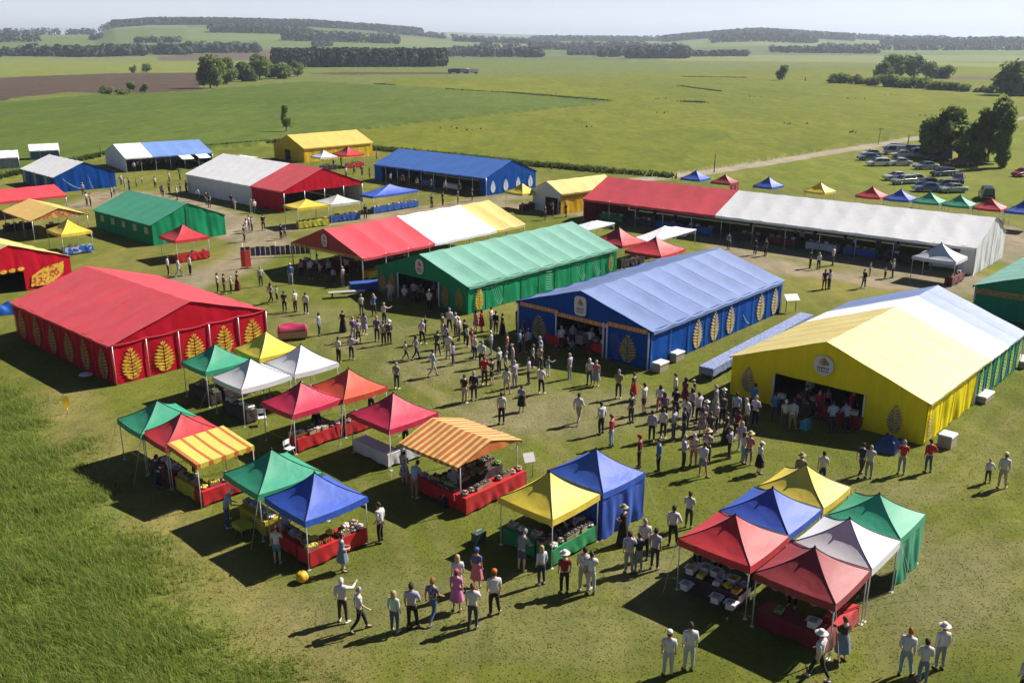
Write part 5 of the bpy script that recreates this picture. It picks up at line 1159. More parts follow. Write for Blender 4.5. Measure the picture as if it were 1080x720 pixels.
crowd('inside the white end of the long marquee','792,245,xktdsm 820,252,Wktbsm 838,254,LktDsf 858,258,kktdsm 900,266,Wxtgsm 925,270,nktdsm 945,272,axtBsf',spread=120)
crowd('before the white and light blue marquee','146,180,Wktdsm 152,179,xktbsm 160,178,LktDsf 168,178,kktdsm 176,177,Wxtgsm 186,177,nktdsm 142,182,gktbsm',spread=120)
crowd('by the ochre marquee','352,178,kktdsm 360,176,Mktbsm 374,184,rktdsm 382,186,xktdsm 390,188,RktBsf 365,188,Wktgsm',spread=140)
crowd('serving behind the stall tables','735,596,Wktdhm,230 757,600,rktDhf,230 835,640,Lktdhm,230 600,575,nktdhm,-60 335,462,kntdhm,-60 392,437,Wktbhm,-60 428,470,mktDhf,-60 245,408,nktghm,-60 300,398,Wktdhm,200 498,497,xktdhm,-60')
build_people()
# ================================================================== trees
BARK=plain('bark',(.08,.06,.045),.9,0,.3,8)
def leafcloud(name,clumps,n,size,mats,seed=1,flat=.5):
    'many leaf sprays spread through the volume of a set of clumps; clump = (x,y,z,rx,ry,rz)'
    rs=np.random.RandomState(seed); w_=np.array([c[3]*c[4]*c[5] for c in clumps])**.72; w_/=w_.sum()
    ci=rs.choice(len(clumps),n,p=w_); C=np.array(clumps)[ci]
    d=rs.normal(size=(n,3)); d/=np.linalg.norm(d,axis=1)[:,None]; rr=(rs.rand(n)**.38)*(.82+.36*rs.rand(n))
    P=C[:,:3]+d*C[:,3:]*rr[:,None]
    nrm=d*.9+rs.normal(size=(n,3))*.75+np.array([0,0,.35]); nrm/=np.linalg.norm(nrm,axis=1)[:,None]
    a=np.cross(nrm,rs.normal(size=(n,3))); a/=np.linalg.norm(a,axis=1)[:,None]; b=np.cross(nrm,a)
    s=size*(.5+.9*rs.rand(n))[:,None]; e=.45+.4*rs.rand(n)[:,None]
    k=nrm*s*.25
    V=np.stack([P-a*s,P-b*s*e+k,P+a*s,P+b*s*e+k],1).reshape(-1,3); F=np.arange(n*4)
    me=raw_mesh(name,V,F,4,mats)
    # the tone changes clump by clump, as leaf age and species do
    mi=((ci*7+rs.randint(0,3,n))%len(mats)).astype(np.int32); me.polygons.foreach_set('material_index',mi)
    return me
LV=[leafmat('leaf_deep',(.13,.175,.07),.5),leafmat('leaf_mid',(.17,.21,.08),.5),leafmat('leaf_olive',(.20,.23,.10),.5)]
LW=[leafmat('leaf_grey_green',(.16,.19,.09),.45),leafmat('leaf_willow',(.18,.21,.085),.45),leafmat('leaf_mid',(0,0,0))]
LD=[leafmat('leaf_dark',(.095,.13,.055),.45),leafmat('leaf_deep',(0,0,0)),leafmat('leaf_dark_olive',(.12,.15,.065),.45)]
def make_clumps(h,w,seed,kind):
    r=random.Random(seed); cl=[]
    if kind=='round':
        n=20
        for i in range(n):
            t=r.uniform(.22,.9); rad=w/2*(math.sin(math.pi*min(.98,(t-.08)/.92)))**.5*.86; a=r.uniform(0,6.28); q=r.uniform(.35,1)
            s=w*r.uniform(.19,.29); cl.append((rad*q*math.cos(a),rad*q*math.sin(a),h*t,s,s,s*r.uniform(.75,1.05)))
        cl.append((0,0,h*.5,w*.3,w*.3,h*.3))
    elif kind=='column':
        for i in range(13):
            t=.08+.86*i/12; s=w/2*(math.sin(math.pi*(.1+.84*t))**.6)*r.uniform(.75,1.0); cl.append((r.uniform(-.12,.12)*w,r.uniform(-.12,.12)*w,h*t,s*.8,s*.8,h*.09))
    elif kind=='bush':
        for i in range(10):
            a=r.uniform(0,6.28); q=r.uniform(0,.34)*w; s=w*r.uniform(.19,.29); t=r.uniform(.22,.7); cl.append((q*math.cos(a),q*math.sin(a),h*t*(1-.3*q/w),s,s,h*r.uniform(.2,.3)))
    elif kind=='airy':
        for i in range(15):
            t=r.uniform(.3,.95); s=w*r.uniform(.12,.2); cl.append((r.uniform(-.3,.3)*w+w*.28*(t-.6),r.uniform(-.3,.3)*w,h*t,s*1.1,s,s*1.5))
    elif kind=='sparse':
        for i in range(9):
            t=r.uniform(.35,.97); s=w*r.uniform(.12,.2); cl.append((r.uniform(-.28,.28)*w*(1.2-t),r.uniform(-.28,.28)*w*(1.2-t),h*t,s,s,s*1.6))
    return cl
def tree(name,px,py,h,w,kind,label,mats,n=2500,leafs=.28,seed=0,cat='tree',group=None,z=0,trunk=True,pos=None):
    x,y,_=pos if pos else G(px,py); t=empty(name,(x,y,z),rng.uniform(0,6),label,cat,group); cl=make_clumps(h,w,seed,kind)
    c=bpy.data.objects.new('crown',leafcloud('crown',cl,n,leafs,mats,seed)); COL.objects.link(c); c.parent=t
    mb=MB(); r=random.Random(seed); r0=max(.05,h*.022); mb.path([(0,0,-.1),(r0*.5,0,h*.2),(0,r0*.6,h*.45),(r0*.4,0,h*.75)],r0*1.25,7,r0*.3)
    for q in cl[:8]: 
        b0=(0,0,h*r.uniform(.12,.4)); mb.path([b0,(q[0]*.5,q[1]*.5,(b0[2]+q[2])/2-.05*h*.2),q[:3]],r0*.45,5,r0*.12)
    mb.build('trunk' if name!='bush' else 'stems',BARK,t); return t
def mpp(py): g=G(540,py); return math.hypot(g[1],CAM_H)/FPX   # metres per pixel near that row
def T_(name,px,py,hp,wp,kind,label,mats,n,seed,group=None,lf=None,cat=None):
    k=mpp(py); h,w_=hp*k*1.03,wp*k; tree(name,px,py,h,w_,kind,label,mats,n,lf or w_*.062,seed,cat or ('bush' if name=='bush' else 'tree'),group)
T_('round_tree',995,167,46,46,'round','big round crowned tree beside the parked cars',LV,15000,11)
T_('bush',1022,173,28,34,'bush','low dense shrub between round tree and narrow poplar at the cars',LV,8000,12)
T_('leaning_tree',1041,171,56,48,'airy','tall loose grey green tree with gaps, leaning over the shrub',LW,5200,13)
T_('poplar',1056,177,56,21,'column','narrow dark columnar poplar at the right end of the car park trees',LV,8000,14)
gl='trees of the clump beyond the crop'
for i,(px,py,hp,wp,k,lab,m) in enumerate([(222,93,29,27,'round','tallest broad tree at left end of the clump by the ploughed field',LV),(239,89,23,21,'round','lighter round tree second from left in the ploughed field clump',LW),(257,86,20,26,'bush','dark dense tree in middle of the ploughed field clump',LD),(274,84,23,24,'round','pale topped tree right of middle in the ploughed field clump',LW),(296,83,16,30,'bush','wide low tree near right end of the ploughed field clump',LV),(314,81,14,12,'round','small greyish tree ending the ploughed field clump',LW)]):
    T_('broadleaf_tree',px,py,hp,wp,k,lab,m,4500,30+i,gl)
for i,(px,py,hp,wp,lab) in enumerate([(113,100,9,16,'leftmost of three dark bushes on the ploughed field edge'),(131,101,7,16,'low dark bush nearest in the ploughed field edge group'),(138,95,9,14,'dark bush behind two others on the ploughed field edge'),(153,98,11,9,'upright olive bush right of the ploughed field edge group')]):
    T_('bush',px,py,hp,wp,'bush',lab,LV if i!=3 else LW,1200,50+i,'bushes at the ploughed field')
T_('small_tree',141,77.5,8,8,'round','small round tree, left of a pair beyond the ploughed field',LD,900,60,'pair of field trees'); T_('small_tree',155,77,9,10,'round','small round tree, right of a pair beyond the ploughed field',LD,900,61,'pair of field trees')
T_('sapling',302,141,26,18,'sparse','thin young tree standing in the crop behind the ochre marquee',LV,900,62,lf=.22)
T_('small_tree',825,86,15,13,'round','lone round tree standing in the middle of the green field',LD,1500,63)
rb=[(887,89,10,20,'bush'),(907,90,10,16,'bush'),(922,91.5,11,16,'bush'),(940,93,14,22,'bush'),(958,94,12,18,'bush'),(972,94.5,12,18,'bush'),(988,96,11,18,'bush'),(1003,97,10,14,'bush'),(1018,98,9,16,'bush'),(1034,99,8,12,'bush'),(1049,99.5,10,18,'bush'),(1078,102,27,36,'round')]
rlab=['first bush at the left end of the far hedge','second bush of the far hedge','third bush of the far hedge','tall bush of far hedge below the big trees','fifth bush of the far hedge, dark','sixth bush of the far hedge, dark','seventh bush of far hedge right of the big trees','small bush in right half of the far hedge','pale bush in right half of the far hedge','smallest bush of the far hedge','dark round bush near right end of the far hedge','broad dark tree at right end of the far hedge']
for i,(px,py,hp,wp,k) in enumerate(rb): T_('bush' if i<11 else 'broadleaf_tree',px,py,hp*1.1,wp*1.3,k,rlab[i],(LV,LD,LW)[i%3] if i<11 else LD,1300 if i<11 else 2600,70+i,'far hedge bushes' if i<11 else None)
for i,(px,py,hp,wp,lab) in enumerate([(931,86,18,18,'left dark tree of the grove behind the far hedge'),(944,84,24,22,'tallest tree in the grove behind the far hedge'),(961,84,23,20,'dark tree right of the tallest in the far grove'),(980,84,15,18,'lower tree in right half of the far grove'),(996,84,12,18,'lowest tree at right end of the far grove')]):
    T_('broadleaf_tree',px,py,hp,wp,'round',lab,(LD,LV)[i%2],2000,90+i,'grove trees behind the far hedge')
# ---------------------------------------------------------------- far woods: many crowns that read as one mass
def wood(name,pts,hmin,hmax,wr,mats,seed,k=16,kind='round'):
    rs=np.random.RandomState(seed); pts=np.asarray(pts,float); n=len(pts); H=rs.uniform(hmin,hmax,n); W_=H*wr*rs.uniform(.8,1.25,n)
    zz=zfar(pts[:,0],pts[:,1])
    i=np.repeat(np.arange(n),k); m=len(i); d=rs.normal(size=(m,3)); d/=np.linalg.norm(d,axis=1)[:,None]; pass
    t=(d[:,2]+1)/2
    rad=(W_/2)[i]*(1 if kind=='round' else np.clip(1.25-t,.1,1))
    C=np.c_[pts[i,0]+d[:,0]*rad,pts[i,1]+d[:,1]*rad,zz[i]+H[i]*(.5+.48*d[:,2])]
    nrm=d+rs.normal(size=(m,3))*.22+np.array([0,0,.35]); nrm/=np.linalg.norm(nrm,axis=1)[:,None]
    a=np.cross(nrm,rs.normal(size=(m,3))); a/=np.linalg.norm(a,axis=1)[:,None]; b=np.cross(nrm,a); s=(W_[i]*.27*rs.uniform(.7,1.3,m))[:,None]
    V=np.stack([C-a*s,C-b*s*.8,C+a*s,C+b*s*.8],1).reshape(-1,3); me=raw_mesh(name,V,np.arange(m*4),4,mats)
    me.polygons.foreach_set('material_index',((i*5+rs.randint(0,2,m))%len(mats)).astype(np.int32))
    o=bpy.data.objects.new(name,me); COL.objects.link(o); tag(o,kind='stuff'); return o
def at_r(u,r):
    'point at bearing (photograph column u) and distance r'
    k=(u-540)/1048; y=r/math.sqrt(1+k*k); return (k*y,y)
FW=[leafmat('far_wood_dark',(.034,.054,.038),.1),leafmat('far_wood_mid',(.042,.064,.044),.1),leafmat('far_wood_light',(.052,.074,.05),.1)]
rs=np.random.RandomState(77)
def band(u0,u1,r0,r1,n,edge=0):
    out=[]
    for _ in range(n):
        u=rs.uniform(u0,u1); r=rs.uniform(r0,r1); out.append(at_r(u,r))
    return out
# conifer belt behind the crop
wood('conifer_wood',band(286,470,880,1010,900),13,17,.42,FW,1,26,'cone')
# belts and copses further out
wood('far_tree_belt',band(20,205,1580,1680,170)+band(70,150,1540,1600,80)+band(190,270,1650,1750,70),9,17,.9,FW,2,18)
wood('far_tree_belt',band(0,30,1580,1660,30)+band(-250,0,1550,1700,160),8,13,.9,FW,3,16)
wood('far_tree_belt',band(470,560,1500,1600,50)+band(555,572,1480,1540,26)+band(480,520,1560,1640,60),8,15,1,FW,4,18)
wood('far_tree_belt',band(632,662,1500,1580,26)+band(664,726,1380,1470,190),10,17,.85,FW,5,20)
wood('far_tree_belt',band(726,790,1520,1620,110)+band(600,664,1620,1700,46),6,9,1.1,FW,15,16)
wood('far_tree_belt',band(815,930,1750,1820,120)+band(860,1080,2050,2150,200),7,12,1,FW,6,14)
wood('hill_forest',band(121,445,3050,3620,5200)+band(70,125,3350,3600,60)+band(222,330,2440,2520,230)+band(300,420,2150,2230,200)+band(-600,65,3200,3600,900)+band(-300,42,2400,2520,300),14,22,.75,FW,7,9)
wood('hill_forest',band(560,720,3350,3600,600)+band(700,900,2950,3560,3600)+band(750,860,2420,2520,150)+band(930,1100,2450,2640,520)+band(880,1000,3300,3600,500)+band(1100,1600,2500,3200,600),13,21,.8,FW,8,9)
wood('far_tree_belt',band(400,470,2900,2980,60)+band(480,560,2600,2700,120)+band(500,720,2050,2140,160)+band(560,680,2300,2360,110)+band(450,640,3300,3420,130),9,14,1.1,FW,9,12)
wood('far_tree_belt',band(140,190,2050,2080,30)+band(95,110,2500,2550,20)+band(330,350,1900,2000,20),8,13,1,FW,10,14)
# ================================================================== vehicles
GLASS=plain('car_glass',(.03,.035,.045),.12,0,.05,2,.6,0); TYRE=plain('tyre_rubber',(.02,.02,.02),.85); RIM=plain('alloy_rim',(.45,.45,.47),.35,.7); LAMP=plain('headlamp_glass',(.6,.6,.58),.2); TAIL=plain('tail_lamp_red',(.35,.02,.02),.3)
def paint(name,c):
    if name in MATS: return MATS[name]
    a=NT(name); f=a.noise(2,3); a.base(a.mix(f,tuple(x*.93 for x in c),tuple(x*1.05 for x in c))); a.b.inputs['Roughness'].default_value=.32; a.b.inputs['Coat Weight'].default_value=.6; a.b.inputs['Coat Roughness'].default_value=.12; a.b.inputs['Metallic'].default_value=.15
    MATS[name]=a.m; return a.m
PAINT={'silver':paint('paint_silver',(.45,.46,.48)),'white':paint('paint_white',(.62,.63,.64)),'dark blue':paint('paint_dark_blue',(.02,.03,.09)),'blue':paint('paint_blue',(.05,.11,.26)),'dark red':paint('paint_dark_red',(.13,.015,.02)),'red':paint('paint_red',(.30,.02,.025)),'black':paint('paint_black',(.015,.015,.02)),'grey blue':paint('paint_grey_blue',(.18,.24,.30)),'grey':paint('paint_grey',(.16,.165,.175)),'pale green':paint('paint_pale_green',(.25,.32,.30)),'purple grey':paint('paint_purple_grey',(.11,.09,.15))}
def make_car(kind):
    t=empty('parked_car',(0,0,0)); L=4.3 if kind!='van' else 4.9; hw=.88
    low=[(-L/2,.42),(-L/2,.75),(-L/2+.12,.86),(-L*.18 if kind=='saloon' else -L*.46,.92),(L*.2,.92),(L*.44,.78),(L/2,.62),(L/2,.36),(L/2-.12,.26),(-L/2+.1,.26)]
    top={'saloon':[(-L*.34,.9),(-L*.2,1.38),(L*.06,1.42),(L*.24,.9)],'hatch':[(-L*.48,.9),(-L*.42,1.4),(-L*.05,1.48),(L*.1,1.42),(L*.28,.9)],'van':[(-L*.49,.9),(-L*.48,1.85),(L*.12,1.9),(L*.22,1.7),(L*.34,.9)]}[kind]
    def loft(poly,ws,mb):
        n=len(poly)
        secs=[]
        for k,(yy,ins) in enumerate(ws): secs.append([(x*(1-ins*.02) ,yy,z-ins*.02*(z>.5)) for x,z in poly])
        vs=[p for s in secs for p in s]; m=len(secs)
        fs=[(j*n+i,j*n+(i+1)%n,(j+1)*n+(i+1)%n,(j+1)*n+i) for j in range(m-1) for i in range(n)]+[tuple(range(n))[::-1],tuple((m-1)*n+i for i in range(n))]
        mb.add(vs,fs,False)
    mb=MB(); loft(low,[(-hw,2.5),(-hw+.06,0),(hw-.06,0),(hw,2.5)],mb)
    xs0,xs1=top[0][0],top[-1][0]
    cab=[(x,z) for x,z in top]; w0=.80; w1=.62
    n=len(cab); vs=[]
    for sgn in (-1,1):
        for x,z in cab: vs.append((x,sgn*(w0 if z<1 else w1),z))
    fs=[(i,n+i,n+i+1,i+1) for i in range(n-1)]+[tuple(range(n)),tuple(range(n,2*n))[::-1]]; mb.add(vs,fs,False)
    b=mb.build('body',PAINT['silver'],t); bv=b.modifiers.new('bevel','BEVEL'); bv.width=.05; bv.segments=2; bv.limit_method='ANGLE'
    # glass: windscreen, rear window, side windows
    g=MB()
    def quad(i,j,s=.86,off=.012):
        (xa,za),(xb,zb)=cab[i],cab[j]; wa=w0 if za<1 else w1; wb=w0 if zb<1 else w1
        f=lambda t:(xa+(xb-xa)*t,za+(zb-za)*t,wa+(wb-wa)*t)
        A,B=f(.14),f(.86); nx,nz=(za-zb),(xb-xa); 
        if nz<0 or (abs(nz)<abs(nx) and False): nx,nz=-nx,-nz
        q=math.hypot(nx,nz); nx,nz=nx/q*off,nz/q*off
        g.add([(A[0]+nx,-A[2]*.86,A[1]+nz),(A[0]+nx,A[2]*.86,A[1]+nz),(B[0]+nx,B[2]*.86,B[1]+nz),(B[0]+nx,-B[2]*.86,B[1]+nz)],[(0,1,2,3)])
    quad(0,1); quad(n-1,n-2); g.build('windscreen',GLASS,t)
    g=MB(); zt=max(z for _,z in cab)-.09
    for sgn in (-1,1):
        xb0,xb1=cab[0][0]+.28,cab[-1][0]-.28; xt0,xt1=cab[1][0]+.14,(cab[-2][0] if kind!='van' else cab[-2][0])-.1
        lo,hi=.96,zt; yl=w0-.02+.012; yh=w0+(w1-w0)*((hi-.9)/(zt+.09-.9))+.012
        for a_,b_ in ((0,.48),(.52,1)):
            if kind=='van' and a_==0: continue
            p=lambda t,u:(xb0+(xb1-xb0)*t,sgn*yl,lo) if u==0 else (xt0+(xt1-xt0)*t,sgn*yh,hi)
            g.add([p(a_,0),p(b_,0),p(b_,1),p(a_,1)],[(0,1,2,3)])
    g.build('side_window',GLASS,t)
    for xx in (-L*.3,L*.31):
        for sgn in (-1,1):
            wv=MB(); y0=sgn*(hw-.02)
            for i,(rr,ya,yb) in enumerate(((.31,y0-.19*sgn,y0+.03*sgn),)):
                wv.tube((xx,ya,.31),(xx,yb,.31),rr,16)
            wl=wv.build('wheel',TYRE,t); rv=MB(); rv.tube((xx,y0+.031*sgn,.31),(xx,y0+.04*sgn,.31),.2,12); rv.build('rim',RIM,wl)
    for sgn in (-1,1):
        h=MB(); h.box(L/2-.07,L/2+.012,sgn*.68-.14,sgn*.68+.14,.58,.70); h.build('headlight',LAMP,t)
        h=MB(); h.box(-L/2-.012,-L/2+.05,sgn*.7-.12,sgn*.7+.12,.68,.82); h.build('tail_light',TAIL,t)
        h=MB(); h.box(L*.19,L*.24,sgn*(hw+.02),sgn*(hw+.02)+.14*sgn,.93,1.05) if sgn>0 else h.box(L*.19,L*.24,-hw-.16,-hw-.02,.93,1.05); h.build('mirror',PAINT['black'],t)
    return t
CARS={}
cars=[(916,169,'saloon','blue',184,'blue car at left end of the parked cars'),(919,165,'saloon','silver',182,'silver car just behind the blue car at left end'),(926,175,'hatch','white',184,'white car front left of the parked group'),(948.5,174.5,'saloon','silver',185,'silver car beside the white one front left'),(942,158.5,'hatch','purple grey',175,'purple grey car in the rearmost left of the car park'),(941,163,'van','silver',178,'silver van in the left half of the car park'),(956,160,'hatch','dark blue',178,'dark blue car in the middle of the rearmost cars'),(971,160,'saloon','silver',180,'silver car at right of the rearmost cars'),(951,166,'saloon','white',176,'white car in middle of the car park row'),(967,166,'van','white',182,'white van in middle of the car park row'),(989,169,'van','purple grey',186,'purple grey van next to the big round tree'),(1010.5,175,'hatch','dark red',187,'dark red car beside the shrub'),(976,178.5,'saloon','grey blue',187,'grey blue saloon alone before the purple grey van'),(994,185.5,'hatch','dark blue',195,'dark blue hatchback alone in the grass'),(1010.5,192.5,'hatch','dark blue',250,'dark blue hatchback turned toward the tents'),(945,190,'saloon','silver',182,'silver saloon left in the nearest cluster'),(953,194,'hatch','pale green',200,'pale green hatchback low in the nearest cluster'),(964,192.5,'saloon','silver',176,'silver saloon right of the pale green hatchback'),(979,197,'saloon','black',178,'black saloon behind the blue one in nearest cluster'),(978,202,'saloon','blue',183,'blue car closest to the blue gazebo row'),(996,199,'hatch','grey',180,'grey hatchback in the nearest cluster'),(1004,203,'saloon','pale green',190,'pale green saloon at right of the nearest cluster'),(1040,210,'van','dark blue',75,'dark blue van standing behind the red gazebo of the row'),(1079,186,'hatch','red',200,'red hatchback at right edge of the field')]
for px,py,k,c,rz,lab in cars:
    if k not in CARS: CARS[k]=make_car(k); o=CARS[k]
    else: o=copy_tree(CARS[k])
    x,y,_=G(px,py); o.location=(x,y,0); o.rotation_euler=(0,0,R(rz+rng.uniform(-6,6))); o.scale=(.93,.93,.93); tag(o,lab,'car','cars parked in the meadow')
    for ch in o.children:
        if ch.name.split('.')[0]=='body': setmat(ch,PAINT[c])
# far lorries on the field
def make_lorry(c1,c2):
    t=empty('farm_lorry',(0,0,0)); m=MB(); m.box(2.2,4.2,-1.2,1.2,.7,3.1,.12); cab=m.build('cab',c1,t); g=MB(); g.box(4.08,4.215,-1.0,1.0,1.9,2.7); g.build('windscreen',GLASS,cab)
    m=MB(); m.box(-4.2,2.0,-1.25,1.25,1.1,3.4,.04); m.build('cargo_box',c2,t); m=MB(); m.box(-4.2,4.0,-.5,.5,.75,1.05); m.build('chassis',PAINT['black'],t)
    for xx in (-3.2,-2.0,3.1):
        for s in (-1,1): wv=MB(); wv.tube((xx,s*.85,.5),(xx,s*1.2,.5),.5,14); wv.build('wheel',TYRE,t)
    return t
for px,py,rz,c1,c2,lab in [(479,77.8,170,PAINT['dark blue'],PAINT['dark blue'],'dark blue lorry, leftmost of three far out on the field track'),(488,77.6,150,PAINT['white'],PAINT['white'],'white lorry in the middle of three far out on the field'),(498,77.9,190,PAINT['grey'],PAINT['white'],'grey lorry with white box, rightmost of three on the field')]:
    o=make_lorry(c1,c2); x,y,_=G(px,py); o.location=(x,y,0); o.rotation_euler=(0,0,R(rz)); tag(o,lab,'lorry','lorries far on the field')
# ================================================================== posts, signs and odds and ends
DW=plain('weathered_post',(.09,.07,.055),.9,0,.3,6)
for px,py,h,r_,lab,xb in [(753,182,3.0,.09,'dark wooden post at the crop edge behind the maroon gazebo',0),(926,152.5,3.4,.07,'grey pole with small crossbar leaning beside the track',1),(957,157,2.6,.12,'stout dark post standing among the rear cars',0),(1014.5,121,2.2,.13,'short dark post far out in the right field',0),(849,86.5,2.6,.3,'short dark stump right of the lone field tree',0),(106.5,166,2.4,.08,'thin post at crop edge behind white shelter',0),(397,168,2.4,.09,'wooden post beside the deep blue marquee corner',0)]:
    x,y,_=G(px,py); m=MB(); lean=.25 if xb else .06; m.tube((0,0,-.1),(lean,.05,h),r_,8,r_*.8)
    if xb: m.box(lean-.55,lean+.55,-.03,.03,h-.35,h-.22)
    o=m.build('wooden_post',DW); o.location=(x,y,0); tag(o,lab,'post')
def put(o,px,py,rz=0,z=0):
    x,y,_=G(px,py); o.location=(x,y,z); o.rotation_euler=(0,0,R(rz)); return o
def infostand(px,py,rz,lab,h=1.0,sc=1.0):
    t=empty('info_stand',(0,0,0)); t.scale=(sc,sc,1); m=MB(); m.add([(-.55,-.3,h),(.55,-.3,h),(.55,.3,h+.38),(-.55,.3,h+.38),(-.55,-.28,h-.04),(.55,-.28,h-.04),(.55,.32,h+.34),(-.55,.32,h+.34)],[(0,1,2,3),(7,6,5,4),(0,4,5,1),(1,5,6,2),(2,6,7,3),(3,7,4,0)]); m.build('panel',plain('white_panel',(.66,.66,.64),.5),t)
    for s in (-.4,.4): l=MB(); l.tube((s,.05,0),(s,.05,h+.15),.03,6); l.build('leg',DW,t)
    put(t,px,py,rz); tag(t,lab,'information stand')
infostand(558,504,20,'white sloping information board on legs beside the striped stall',.9,.5); infostand(834,329,10,'white sloping information board at far corner of the pale blue marquee')
# long lace covered table between blue and yellow marquees
a_=Vector(G(744,401)); b_=Vector(G(850,342)); d=b_-a_
LACE=speckle('white_blue_lace',[(.20,.25,.44),(.15,.20,.38),(.30,.33,.46),(.12,.17,.34)],14,.7,.3)
t=table(dict(x=(a_.x+b_.x)/2,y=(a_.y+b_.y)/2,a=math.atan2(d.y,d.x)),-d.length/2,d.length/2,-.5,.5,LACE,'very long table under bluish white lace cloth along the yellow marquee',h=.85,low=.35)
# chests / boxes with pale lids
def chest(px,py,rz,lab,w=1.0,dd=.65,h=.55,body=None,lid=None,slant=0):
    t=empty('storage_chest',(0,0,0)); m=MB(); m.box(-w/2,w/2,-dd/2,dd/2,0,h); b=m.build('box',body or plain('beige_box',(.36,.31,.24),.8),t); bv=b.modifiers.new('b','BEVEL'); bv.width=.03
    m=MB(); m.box(-w/2-.04,w/2+.04,-dd/2-.04,dd/2+.04,h+.003,h+.09,.05); m.build('lid',lid or plain('off_white_lid',(.62,.60,.56),.6),t); put(t,px,py,rz); tag(t,lab,'chest','storage chests around the marquees')
chest(696,391,47,'beige chest with white lid at near corner of the blue marquee'); chest(713,380,47,'second beige chest with white lid further along the blue marquee')
chest(998,470,47,'beige chest with white lid at near corner of the yellow marquee',.85,.7,.62); chest(1035,421,47,'low pale chest where the yellow side wall turns green',1.5,.9,.35); chest(1078,385,47,'low pale chest at the green side wall by the picture edge',1.6,.8,.4)
t=empty('planter_cart',(0,0,0)); m=MB(); m.box(-1.0,1.0,-.5,.5,.15,.85); m.build('box',plain('pinewood',(.42,.30,.17),.8),t); m=MB(); m.grid(lambda u,v:(-1.04+2.08*u,-.54+1.08*v,.98+.10*math.sin(6*u+2)*math.sin(5*v)-.35*max(0,abs(2*v-1)-.85)/.15-.35*max(0,abs(2*u-1)-.92)/.08),24,14); m.build('cloth_cover',fabric('magenta_cloth',(.40,.01,.08),.6),t)
for sx in (-.8,.8):
    for sy in (-.42,.42): l=MB(); l.tube((sx,sy,0),(sx,sy,.15),.05,8); l.build('leg',DW,t)
put(t,309,357,15); tag(t,'wooden cart with magenta cloth behind yellow and white gazebos','cart')
# blue table and grey bench at the striped marquee
t=table(dict(x=G(388,306)[0],y=G(388,306)[1],a=R(20)),-1.5,1.5,-.5,.5,BLUC,'blue covered table in front of the striped marquee corner')
t=empty('long_bench',(0,0,0)); m=MB(); m.box(-1.5,1.5,-.3,.3,.42,.48); m.build('seat',plain('grey_plank',(.35,.36,.38),.7),t)
for s in (-1.2,1.2): l=MB(); l.box(s-.05,s+.05,-.28,.28,0,.42); l.build('leg',DW,t)
put(t,366,313,15); tag(t,'grey bench beside the blue table at the striped marquee','bench')
# barrier of dark blue uprights beside the striped marquee
t=empty('barrier',(0,0,0)); 
for zz in (.35,1.0): m=MB(); m.box(-3.2,3.2,-.02,.02,zz,zz+.06); m.build('rail',STEEL,t)
for i in range(14): m=MB(); xx=-3.1+i*.475; m.box(xx-.215,xx+.215,-.045,-.022,.2,1.1+.06*math.sin(i*2.3),.01); m.build('upright_panel',fabric('navy_panel_%d'%(i%3),((.035,.04,.15),(.06,.06,.20),(.10,.10,.22))[i%3],.6) ,t)
for xx in (-3.1,0,3.1): m=MB(); m.tube((xx,.06,0),(xx,.06,1.5),.03,6); m.build('post',LEGM,t)
put(t,291,271,12); tag(t,'low barrier of dark blue upright panels beside the striped marquee','barrier')
# stack of red boards
for k,(px,c,lab) in enumerate(((258,(.50,.06,.02),'red upright board, left of the red pair on the lawn'),(262,(.48,.03,.02),'red upright board, right of the red pair on the lawn'))):
    t=empty('display_board',(0,0,0)); m=MB(); m.box(-.28,.28,-.03,.03,.15,1.7); m.build('board',plain('red_board_%s'%('ab'[k]),c,.6),t); m=MB(); m.box(-.35,.35,-.25,.25,0,.05); m.build('foot',DW,t); put(t,px,283,30+10*k); tag(t,lab,'display board','red boards')
# yellow chairs / tables by the green gazebo already built; yellow marker, pumpkin, disc
t=empty('feather_flag',(0,0,0)); m=MB(); m.tube((0,0,0),(0,0,.3),.02,6); m.build('pole',STEEL,t); m=MB(); m.grid(lambda u,v:(.20*math.sin(math.pi*(.08+.84*v))**.6*(2*u-1),.03*math.sin(3*v),.25+.75*v),6,10); m.build('flag',fabric('yellow_flag',(.62,.40,.02),.5),t); put(t,71.5,436,40); tag(t,'small yellow feather flag on the grass before the big red marquee','flag')
m=MB()
m.grid(lambda u,v:((.30*math.sin(math.pi*v)**.8*(1+.10*abs(math.sin(5*2*math.pi*u/2))))*math.cos(2*math.pi*u),(.30*math.sin(math.pi*v)**.8*(1+.10*abs(math.sin(5*2*math.pi*u/2))))*math.sin(2*math.pi*u),.28-.28*math.cos(math.pi*v)),40,14)
t=empty('pumpkin',(0,0,0)); m.build('fruit',plain('pumpkin_skin',(.62,.36,.02),.5),t); m=MB(); m.path([(0,0,.54),(.01,.01,.6),(.05,.02,.65)],.03,6,.02); m.build('stalk',DW,t); put(t,319,613,30); t.scale=(.78,.78,.78); tag(t,'round yellow pumpkin on grass at leg of the near blue gazebo','pumpkin')
m=MB(); m.lathe([(.42,0),(.45,.03),(.42,.06),(.1,.07)],20); o=m.build('disc',plain('white_lid',(.6,.62,.66),.5)); put(o,91,395); tag(o,'white round disc lying in shade of the big red marquee','disc')
